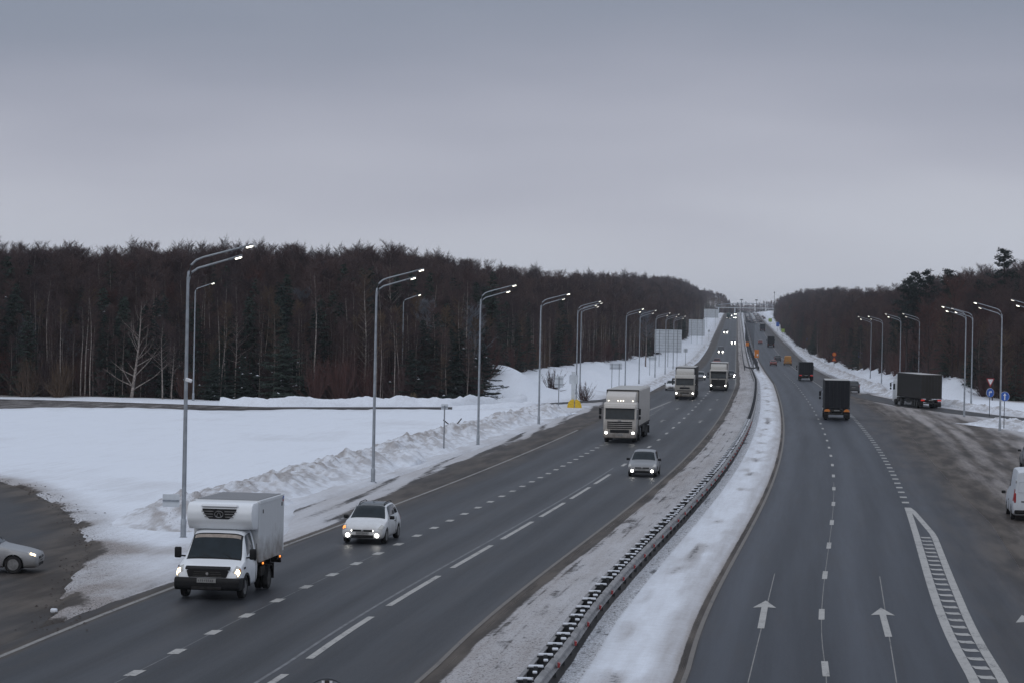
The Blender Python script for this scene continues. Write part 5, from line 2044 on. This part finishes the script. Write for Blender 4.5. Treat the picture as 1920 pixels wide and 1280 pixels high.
def spruce(seed, H=9.0, rad=.24, mat='needles', snowy=.10, ragged=.25):
    """conifer of drooping boughs; returns trunk, crown and the snow lying on it"""
    r = random.Random(seed)
    T, K, S = Plant(seed), Plant(seed + 1), Plant(seed + 2)
    T.limb([np.array([0, 0, z]) for z in (-.3, H * .5, H)], [.14 * H / 9, .08 * H / 9, .01], 5)
    nb = int(16 * H / 2)
    for i in range(nb):
        q = (i + r.random()) / nb
        z = H * (.05 + .93 * q)
        Lb = H * rad * (1 - q) ** .8 * r.uniform(1 - ragged, 1 + ragged) + .12
        az = i * 2.4 + r.uniform(-.4, .4)
        el = .15 - .35 * (1 - q) + r.uniform(-.2, .2)
        p0 = np.array([0, 0, z])
        d = vec(az, el)
        side = np.array([-math.sin(az), math.cos(az), 0])
        ns = max(3, int(Lb * 5))
        for j in range(ns):
            f_ = (j + .6) / ns
            c = p0 + d * Lb * f_ + np.array([0, 0, .10 * Lb * f_ * f_])
            w = (.18 + .34 * Lb * (1 - f_)) * r.uniform(.6, 1.2)
            for sg in (-1, 1):
                e = c + side * sg * w + d * .22 - np.array([0, 0, r.uniform(.04, .22)])
                K.sliver(c - d * .10, e, .17)
                K.sliver(c + np.array([0, 0, .03]), e + np.array([r.uniform(-.1, .1), r.uniform(-.1, .1), r.uniform(-.16, .05)]), .13)
            if math.sin(az * 1.3 + z * .9 + seed) > .35 and r.random() < snowy * (.3 + .9 * f_):
                b = len(S.v)
                hh = np.array([0, 0, .06])
                sz = r.uniform(.10, .26)
                for t in range(5):
                    a = t * 1.2566
                    S.v.append(tuple(c + hh + np.array([math.cos(a) * sz, math.sin(a) * sz, r.uniform(-.03, .05)])))
                S.v.append(tuple(c + hh + np.array([0, 0, sz * .6])))
                for t in range(5):
                    S.f.append((b + t, b + (t + 1) % 5, b + 5))
    return T.mesh('trunk', M['bark_dark']), K.mesh('crown', M[mat]), S.mesh('snow', M['snow_cap'])


def pine(seed, H=17.0, mat='needles_pine'):
    """old pine: bare stem, layered plates of needles"""
    r = random.Random(seed)
    T, K = Plant(seed), Plant(seed + 1)
    T.limb([np.array([.02 * z * math.sin(z * .3), 0, z]) for z in np.linspace(-.3, H * .95, 7)], [.20 * (1 - .85 * k / 6) for k in range(7)], 6)
    for i in range(36):
        q = (i + r.random()) / 36
        z = H * (.45 + .54 * q)
        az = i * 2.4 + r.uniform(-.5, .5)
        Lb = H * .20 * (1.05 - q) ** .6 * r.uniform(.6, 1.15)
        p0 = np.array([0, 0, z])
        p1 = p0 + vec(az, r.uniform(.0, .45)) * Lb
        T.limb([p0, p1], [.05, .015], 3)
        for j in range(34):
            f_ = r.uniform(.35, 1.08)
            c = p0 + (p1 - p0) * f_ + np.array([r.gauss(0, .28), r.gauss(0, .28), r.gauss(.1, .14)])
            for m in range(3):
                K.sliver(c, c + vec(r.uniform(0, 6.28), r.uniform(-.2, 1.2)) * r.uniform(.22, .5), .14)
    return T.mesh('trunk', M['bark_dark']), K.mesh('crown', M[mat])


BARE = [bare_tree(11, 17, .40, .15, 54, 'bark_birch'), bare_tree(21, 18, .34, .17, 56, 'bark_dark', 'twig_brown'), bare_tree(31, 15, .28, .17, 54, 'bark_birch', 'twig_brown'),
        bare_tree(41, 16, .30, .19, 46, 'bark_dark', 'twig_red'), bare_tree(51, 18.5, .46, .14, 40, 'bark_pale', 'twig_brown'), bare_tree(61, 14, .25, .20, 46, 'bark_dark', 'twig_tan'),
        bare_tree(66, 16.5, .60, .13, 36, 'bark_pale', 'twig_brown', r0=.12, lean=.05)]
SPR = [spruce(101, 10, .24, snowy=.03), spruce(111, 8, .30, snowy=.10), spruce(121, 12, .21, snowy=.0), spruce(131, 6, .36, snowy=.14, ragged=.4)]
BUSHY = [spruce(141, 7.5, .46, snowy=.07, ragged=.45), spruce(151, 8.5, .38, snowy=.05, ragged=.4)]
FROST = [bare_tree(71, 8, .25, .26, 46, 'bark_dark', 'frost'), bare_tree(81, 9, .45, .22, 40, 'bark_birch', 'frost')]
PINE = [pine(201, 17), pine(211, 15)]
BUSH = [bush(301, 3.2, 'twig_brown'), bush(311, 2.4, 'twig_tan', 60, .6), bush(321, 3.6, 'twig_red', 80, .42), bush(331, 1.6, 'twig_brown', 50, .7)]

rng = random.Random(77)


def place(name, label, cat, parts, x, y, sc, group, sz=None):
    z = float(ground_z(x, y)) - .05
    t = thing(name, label, cat, (x, y, z), rng.uniform(0, 6.28), group)
    t.scale = (sc, sc, sc * (sz or 1))
    for nm, me in parts:
        link_mesh(nm, me, t)
    return t


def tc(p):
    return [('trunk', p[0]), ('crown', p[1])] + ([('snow', p[2])] if len(p) > 2 else [])


LAB = {'bare_l': 'leafless tree in the dense brown wood on the left', 'bare_r': 'leafless tree in the dense brown wood on the right',
       'spruce_l': 'dark spruce among the bare trees on the left', 'bush_l': 'bare brown bush along the edge of the left wood',
       'spruce_r': 'dark spruce at the edge of the right wood', 'bush_r': 'bare brown bush along the edge of the right wood'}


def hill(Y):        # how tall the wood stands towards its depth
    return 1.0


# --- trees that stand out
def special(px, Y, name, label, cat, parts, sc, sz=None):
    a, b = ray(px, 700)
    o = place(name, label, cat, parts, a * Y, Y, sc, None, sz)
    return o


st_ = spread_tree(401, 10.5)
o = special(247, 263, 'birch_tree', 'pale spreading birch with long rising limbs at the wood edge', 'tree', tc(st_), 1.0)
o.rotation_euler = (0, 0, 0)
b2 = bare_tree(411, 14.5, .12, .15, 60, 'bark_pale', 'twig_tan', r0=.14, limbs_on_trunk=50)
special(684, 266, 'birch_tree', 'slender pale birch with many fine limbs behind the second lamp', 'tree', tc(b2), 1.0)
b3 = bare_tree(421, 9, .35, .22, 30, 'bark_pale', 'twig_brown', r0=.10, limbs_on_trunk=26)
special(305, 262, 'birch_tree', 'small pale birch pair right of the spreading birch, left stem', 'tree', tc(b3), .95)
special(322, 263, 'birch_tree', 'small pale birch pair right of the spreading birch, right stem', 'tree', tc(b3), .8)
special(441, 264, 'birch_tree', 'small birch with fanned twigs between the two single lamps', 'tree', tc(bare_tree(431, 10, .4, .2, 34, 'bark_pale', 'twig_brown', r0=.09, limbs_on_trunk=30)), 1.0)
special(733, 275, 'birch_tree', 'forked pale birch just right of the second lamp head', 'tree', tc(bare_tree(441, 17, .5, .18, 30, 'bark_pale', 'twig_brown', r0=.12, limbs_on_trunk=26)), 1.0)
for px, Y, p_, sc, lab in ((530, 262, BUSHY[0], 1.0, 'broad dark spruce with snow flecks at the wood edge left of centre'),
                          (400, 262, BUSHY[0], .62, 'low dark spruce right of the left single lamp'),
                          (862, 267, BUSHY[1], 1.0, 'dark spruce left of the third lamp at the wood edge'),
                          (818, 266, BUSHY[0], .95, 'dark rounded spruce between the right single lamp and third lamp'),
                          (20, 268, BUSHY[1], 1.35, 'tall dark spruce at the far left of the wood'),
                          (150, 278, SPR[2], 1.0, 'tall dark spruce standing back left of the spreading birch'),
                          (190, 276, SPR[0], 1.2, 'blue dark spruce close left behind the spreading birch'),
                          (300, 278, SPR[0], 1.15, 'dark spruce behind the small birch pair'),
                          (500, 270, SPR[2], .95, 'spruce rising left behind the broad spruce'),
                          (620, 280, SPR[2], 1.0, 'tall spruce back between the red bushes and broad spruce'),
                          (770, 265, BUSHY[0], .8, 'bushy low spruce near the right single lamp'),
                          (455, 263, BUSHY[1], .6, 'small spruce between the low one and the broad one'),
                          (905, 274, BUSHY[1], .8, 'spruce directly behind the third lamp')):
    special(px, Y, 'spruce_tree', lab, 'tree', tc(p_), sc)
for px, Y, k, sc, lab in ((50, 262, 1, 1.7, 'broad tan brown bush at the left end of the wood edge'),
                          (110, 262, 1, 1.5, 'tan brown bush left of the spreading birch'),
                          (590, 262, 2, 1.2, 'reddish bare bush right of the broad spruce, left of two'),
                          (640, 263, 2, 1.15, 'reddish bare bush left of the second lamp, right of two'),
                          (1095, 288, 3, 1.3, 'small dark shrub on the snow slope right of the yellow cushion'),
                          (1036, 300, 3, 1.5, 'snowy shrub on the slope behind the upright sign'),
                          (915, 285, 0, 1.0, 'dark bush by the big snow mound')):
    special(px, Y, 'bush', lab, 'bush', [('stems', BUSH[k])], sc)
for px, Y, k, sc, lab in ((1880, 372, 0, 1.13, 'tallest pine crowning the right wood'), (1700, 400, 1, 1.12, 'left pine of the group above the brown lorry'),
                          (1713, 405, 0, 1.03, 'second pine of the group above the brown lorry'), (1733, 402, 1, 1.13, 'third pine of the group above the brown lorry'),
                          (1775, 398, 0, .98, 'lone pine top right of the pine group'), (1792, 405, 1, 1.05, 'pointed pine top between the group and tallest pine'),
                          (1838, 400, 1, 1.0, 'small pine top left of the tallest pine')):
    special(px, Y, 'pine_tree', lab, 'tree', tc(PINE[k]), sc)
special(1785, 350, 'bare_tree', 'broad reddish bare tree standing out above the brown lorry', 'tree', tc(bare_tree(451, 14, .12, .30, 70, 'bark_dark', 'twig_red', r0=.16)), 1.0)
special(1740, 352, 'bare_tree', 'second reddish bare tree left of the broad one', 'tree', tc(bare_tree(461, 13, .12, .28, 64, 'bark_dark', 'twig_red', r0=.16)), .95)
for px, Y, k, sc, lab in ((293, 272, 0, 1.0, 'frosted small tree right of the spreading birch'), (560, 285, 1, 1.25, 'frosted tree top behind the broad spruce'),
                          (800, 278, 1, 1.2, 'frosted tree right of the right single lamp'), (886, 276, 0, 1.25, 'frosted tree just left of the third lamp'),
                          (52, 266, 0, 1.0, 'frosted tree among the bushes at the far left'), (130, 268, 1, .8, 'frosted tree above the left tan bush'),
                          (340, 275, 0, .95, 'frosted tree close to the nearest lamp post'), (1210, 520, 1, 1.3, 'frosted tree left of the big sign board')):
    special(px, Y, 'frosted_tree', lab, 'tree', tc(FROST[k]), sc)
g_ = special(775, 263, 'dry_grass', 'tuft of dry tan grass at the foot of the right single lamp', 'grass', [('stems', bush(341, 1.1, 'dry_grass', 120, .6))], 1.0)
g_.scale = (2.6, .9, 1)

# a screen of slender birches along the front of the left wood
SLIM = [bare_tree(501, 13, .55, .12, 30, 'bark_pale', 'twig_brown', r0=.085, lean=.04), bare_tree(511, 11.5, .48, .14, 30, 'bark_birch', 'twig_tan', r0=.075, lean=.06),
        bare_tree(521, 14, .62, .11, 28, 'bark_pale', 'twig_brown', r0=.09, lean=.03)]
for k in range(64):
    x_ = rng.uniform(-62, -4)
    y_ = 263 + abs(rng.gauss(0, 5)) + (3 if x_ > -12 else 0)
    place('birch_tree', 'slender pale stemmed birch in the front row of the left wood', 'tree', tc(SLIM[k % 3]), x_, y_, rng.uniform(.75, 1.08), 'slender birches along the left wood edge')

# --- the wood itself
cand = []
for i in range(9000):        # left
    Y = 260 * (8.2 ** (rng.random() ** 1.25))
    if Y > 2100: continue
    dep = abs(rng.gauss(0, 1)) * (34 if Y < 480 else 22)
    if Y < 300:
        X = rng.uniform(-.235 * Y - 6, float(forest_left(Y)) if Y > 272 else -4)
        Y = max(Y, 264 + rng.random() * 4)
    else:
        X = float(forest_left(Y)) - 1 - dep
    if X < -.235 * Y - 6: continue
    cand.append((Y, X, 'l'))
for i in range(2600):        # a deep body of wood behind the slip road
    Y = rng.uniform(268, 430)
    X = rng.uniform(-.235 * Y - 6, float(forest_left(Y)) - 2)
    cand.append((Y, X, 'l'))
for i in range(5200):        # right
    Y = 322 * (5.6 ** (rng.random() ** 1.2))
    if Y > 1900: continue
    dep = abs(rng.gauss(0, 1)) * (26 if Y < 480 else 18)
    X = float(forest_right(Y)) + 1 + dep
    if X > .225 * Y + 8: continue
    cand.append((Y, X, 'r'))
for i in range(520):         # beyond the crest, left of the road
    Y = rng.uniform(2080, 2520)
    X = rng.uniform(.070, .0925) * Y
    if X < float(forest_left(Y)) + 30: cand.append((Y, X, 'l'))
for i in range(420):         # far behind, low on the skyline
    Y = rng.uniform(2700, 2900)
    cand.append((Y, rng.uniform(.088, .112) * Y, 'x'))
cand.sort()
n_bare = {'l': 0, 'r': 0}
n_spr = {'l': 0, 'r': 0}
n_bush = {'l': 0, 'r': 0}
LIM_BARE = {'l': 140, 'r': 90}
pts, kinds, rots, scls = [], [], [], []


def stuff_add(k, x, y, sc, sz=1.0):
    pts.append((x, y, float(ground_z(x, y)) - .05))
    kinds.append(k)
    rots.append(rng.uniform(0, 6.28))
    scls.append((sc, sc, sc * sz))


for Y, X, sd in cand:
    if sd == 'x':
        stuff_add(rng.choice((1, 3, 8, 12)), X, Y, rng.uniform(.45, .8))
        continue
    fl = float(forest_left(Y)) if sd == 'l' else float(forest_right(Y))
    dep = fl - X if sd == 'l' else X - fl
    if sd == 'l' and Y < 300:
        dep = min(dep, Y - 262) if X < -4 else dep
    hgt = .62 + .42 * min(1, max(0, dep) / 24.) + .10 * (float(vnoise(X / 25., Y / 25., 5)) - .5)
    if Y > 2060: hgt = .95 * (.35 + .65 * float(sstep(0, .007, .0925 - X / Y)))
    if sd == 'l' and 600 < Y < 2060: hgt *= float(np.interp(Y, [600, 1000, 2000], [1.0, 1.15, 1.25]))
    if sd == 'l':
        hgt *= float(np.interp(Y, [260, 290, 330, 400, 480, 800], [.66, .72, .80, .92, 1.0, 1.06]))
    else:
        hgt *= float(np.interp(Y, [320, 420, 600, 1200], [.92, .98, 1.0, 1.0]))
    q = rng.random()
    pq = float(vnoise(X / 18., Y / 22., 15))
    if q < .06 + .22 * (pq > .62):
        k = rng.choice((0, 1, 2, 2, 3)) if dep < 12 else rng.choice((0, 2))
        sc = rng.uniform(.75, 1.2) * (.85 + .2 * min(1, dep / 20))
        if n_spr[sd] < (70 if sd == 'l' else 30):
            n_spr[sd] += 1
            place('spruce_tree', LAB['spruce_' + sd], 'tree', tc(SPR[k] if rng.random() < .3 else SPR[k][:2]), X, Y, sc, 'spruces scattered in the %s wood' % ('left' if sd == 'l' else 'right'))
        else:
            stuff_add(7 + k, X, Y, sc)
    elif q < (.42 if dep < 8 else .20 if dep < 20 else .06) + .13:
        k = rng.choice((0, 1, 2, 3, 0))
        sc = rng.uniform(.8, 1.5)
        if n_bush[sd] < (70 if sd == 'l' else 40):
            n_bush[sd] += 1
            place('bush', LAB['bush_' + sd], 'bush', [('stems', BUSH[k])], X, Y, sc, 'bushes along the %s wood' % ('left' if sd == 'l' else 'right'))
        else:
            stuff_add(11 + k, X, Y, sc)
    else:
        k = (rng.choice((0, 4, 4, 6, 6, 2, 5)) if dep < 16 else rng.choice((0, 0, 1, 1, 2, 3, 4, 5, 6))) if sd == 'l' else rng.choice((1, 1, 3, 3, 5, 2, 1))
        sc = hgt * rng.uniform(.86, 1.10)
        if n_bare[sd] < LIM_BARE[sd]:
            n_bare[sd] += 1
            place('bare_tree', LAB['bare_' + sd], 'tree', tc(BARE[k]), X, Y, sc, 'bare trees of the %s wood' % ('left' if sd == 'l' else 'right'))
        else:
            stuff_add(k, X, Y, sc)

# the wood beyond the nearest trees: one mass, scattered from the same kinds of trees
src = bpy.data.collections.new('forest_source')


def joined(name, parts):
    v, f, mi, mats = [], [], [], []
    for k, me in enumerate(parts):
        n = len(v)
        v += [tuple(q.co) for q in me.vertices]
        f += [[i + n for i in p.vertices] for p in me.polygons]
        mi += [k] * len(me.polygons)
        mats.append(me.materials[0])
    me = bpy.data.meshes.new(name)
    me.from_pydata(v, [], f)
    for m in mats: me.materials.append(m)
    me.polygons.foreach_set('material_index', mi)
    me.update()
    return me


for i, p in enumerate([list(q) for q in BARE] + [list(q[:2]) for q in SPR] + [[q] for q in BUSH]):
    o = bpy.data.objects.new('source_%02d' % i, joined('source_%02d' % i, p))
    src.objects.link(o)
me = bpy.data.meshes.new('forest')
me.from_pydata(pts, [], [])
for nm, tp, data in (('kind', 'INT', kinds), ('turn', 'FLOAT', rots)):
    a = me.attributes.new(nm, tp, 'POINT')
    a.data.foreach_set('value', data)
a = me.attributes.new('size', 'FLOAT_VECTOR', 'POINT')
a.data.foreach_set('vector', np.array(scls, dtype=np.float32).reshape(-1))
forest = link_mesh('forest', me)
tag(forest, 'dense brown winter wood beyond the nearest trees', 'forest', kind='stuff')
ng = bpy.data.node_groups.new('scatter_trees', 'GeometryNodeTree')
ng.interface.new_socket('Geometry', in_out='INPUT', socket_type='NodeSocketGeometry')
ng.interface.new_socket('Geometry', in_out='OUTPUT', socket_type='NodeSocketGeometry')
gi = ng.nodes.new('NodeGroupInput')
go = ng.nodes.new('NodeGroupOutput')
iop = ng.nodes.new('GeometryNodeInstanceOnPoints')
ci = ng.nodes.new('GeometryNodeCollectionInfo')
ci.inputs['Collection'].default_value = src
ci.inputs['Separate Children'].default_value = True
ci.inputs['Reset Children'].default_value = True


def named(nm, tp):
    n = ng.nodes.new('GeometryNodeInputNamedAttribute')
    n.data_type = tp
    n.inputs['Name'].default_value = nm
    return n.outputs['Attribute']


cx = ng.nodes.new('ShaderNodeCombineXYZ')
lk = ng.links.new
lk(named('turn', 'FLOAT'), cx.inputs['Z'])
lk(gi.outputs[0], iop.inputs['Points'])
lk(ci.outputs[0], iop.inputs['Instance'])
iop.inputs['Pick Instance'].default_value = True
lk(named('kind', 'INT'), iop.inputs['Instance Index'])
lk(cx.outputs[0], iop.inputs['Rotation'])
lk(named('size', 'FLOAT_VECTOR'), iop.inputs['Scale'])
lk(iop.outputs[0], go.inputs[0])
md = forest.modifiers.new('scatter', 'NODES')
md.node_group = ng
print('forest: individual', n_bare, n_spr, n_bush, 'mass', len(pts))
# ------------------------------------------------------------------ the far end of the road
Y0 = 2000.0
X0 = float(road_x(Y0))
Z0 = float(zprof(Y0))
br = thing('footbridge', 'pale arched footbridge spanning the road on the crest', 'bridge', (X0 - 4, Y0, Z0))
deck = MB()
arc = []
for k in range(25):
    s = -1 + 2 * k / 24
    arc.append((s * 24 + 2, 0, 9.2 - 2.0 * s * s))
deck.tube(arc, .30, 6).build('arch', M['panel_rib'], br)
MB().box((2, 0, 5.3), (50, 2.4, .5)).build('deck', M['panel_back'], br)
for k in range(11):
    x = -20 + 4.4 * k
    s = (x - 2) / 24
    MB().tube([(x, -1, 5.5), (x, -1, 9.2 - 2.0 * s * s)], .08, 5).build('hanger', M['panel_rib'], br)
for x in (-21, -7.5, 25):
    MB().box((x, 0, 2.5), (.9, 1.6, 5.6)).build('pier', M['panel_back'], br)
ms = thing('mast', 'tall thin mast beside the footbridge on the crest', 'mast', (float(at(1437, 590)[0]), 1960, float(zprof(1960)) - .2))
MB().tube([(0, 0, 0), (0, 0, 19)], [.28, .16], 7).build('pole', M['pole_dark'], ms)
MB().lathe([(.5, 18.3), (.6, 18.8), (.4, 19.3)], 10, 'z').build('lamp_ring', M['pole_dark'], ms)
for px, lab in ((1390, 'left gantry pole on the crest above the road'), (1418, 'right gantry pole on the crest above the road')):
    a, b = ray(px, 590)
    t = thing('gantry_pole', lab, 'pole', (a * 1900, 1900, float(zprof(1900)) - .2))
    MB().tube([(0, 0, 0), (0, 0, 13)], [.22, .16], 6).build('pole', M['pole_dark'], t)
    MB().box((0, 0, 12.6), (2.2, .2, .9)).build('crossbar', M['post_grey'], t)

# ------------------------------------------------------------------ winter air: the far wood fades into it
hz = MB().box((0, 3250, 30.0), (10800, 8200, 96.0)).mesh('haze', M['panel_back'])
hz.materials.clear()
hm_ = bpy.data.materials.new('winter_haze')
hm_.use_nodes = True
nt = hm_.node_tree
nt.nodes.clear()
o_ = nt.nodes.new('ShaderNodeOutputMaterial')
pv = nt.nodes.new('ShaderNodeVolumePrincipled')
pv.inputs['Color'].default_value = (.86, .92, 1.0, 1)
pv.inputs['Density'].default_value = .0001
pv.inputs['Anisotropy'].default_value = 0.0
nt.links.new(pv.outputs[0], o_.inputs['Volume'])
hz.materials.append(hm_)
haze = link_mesh('haze', hz)
tag(haze, 'thin cold winter haze filling the air', 'haze', kind='stuff')
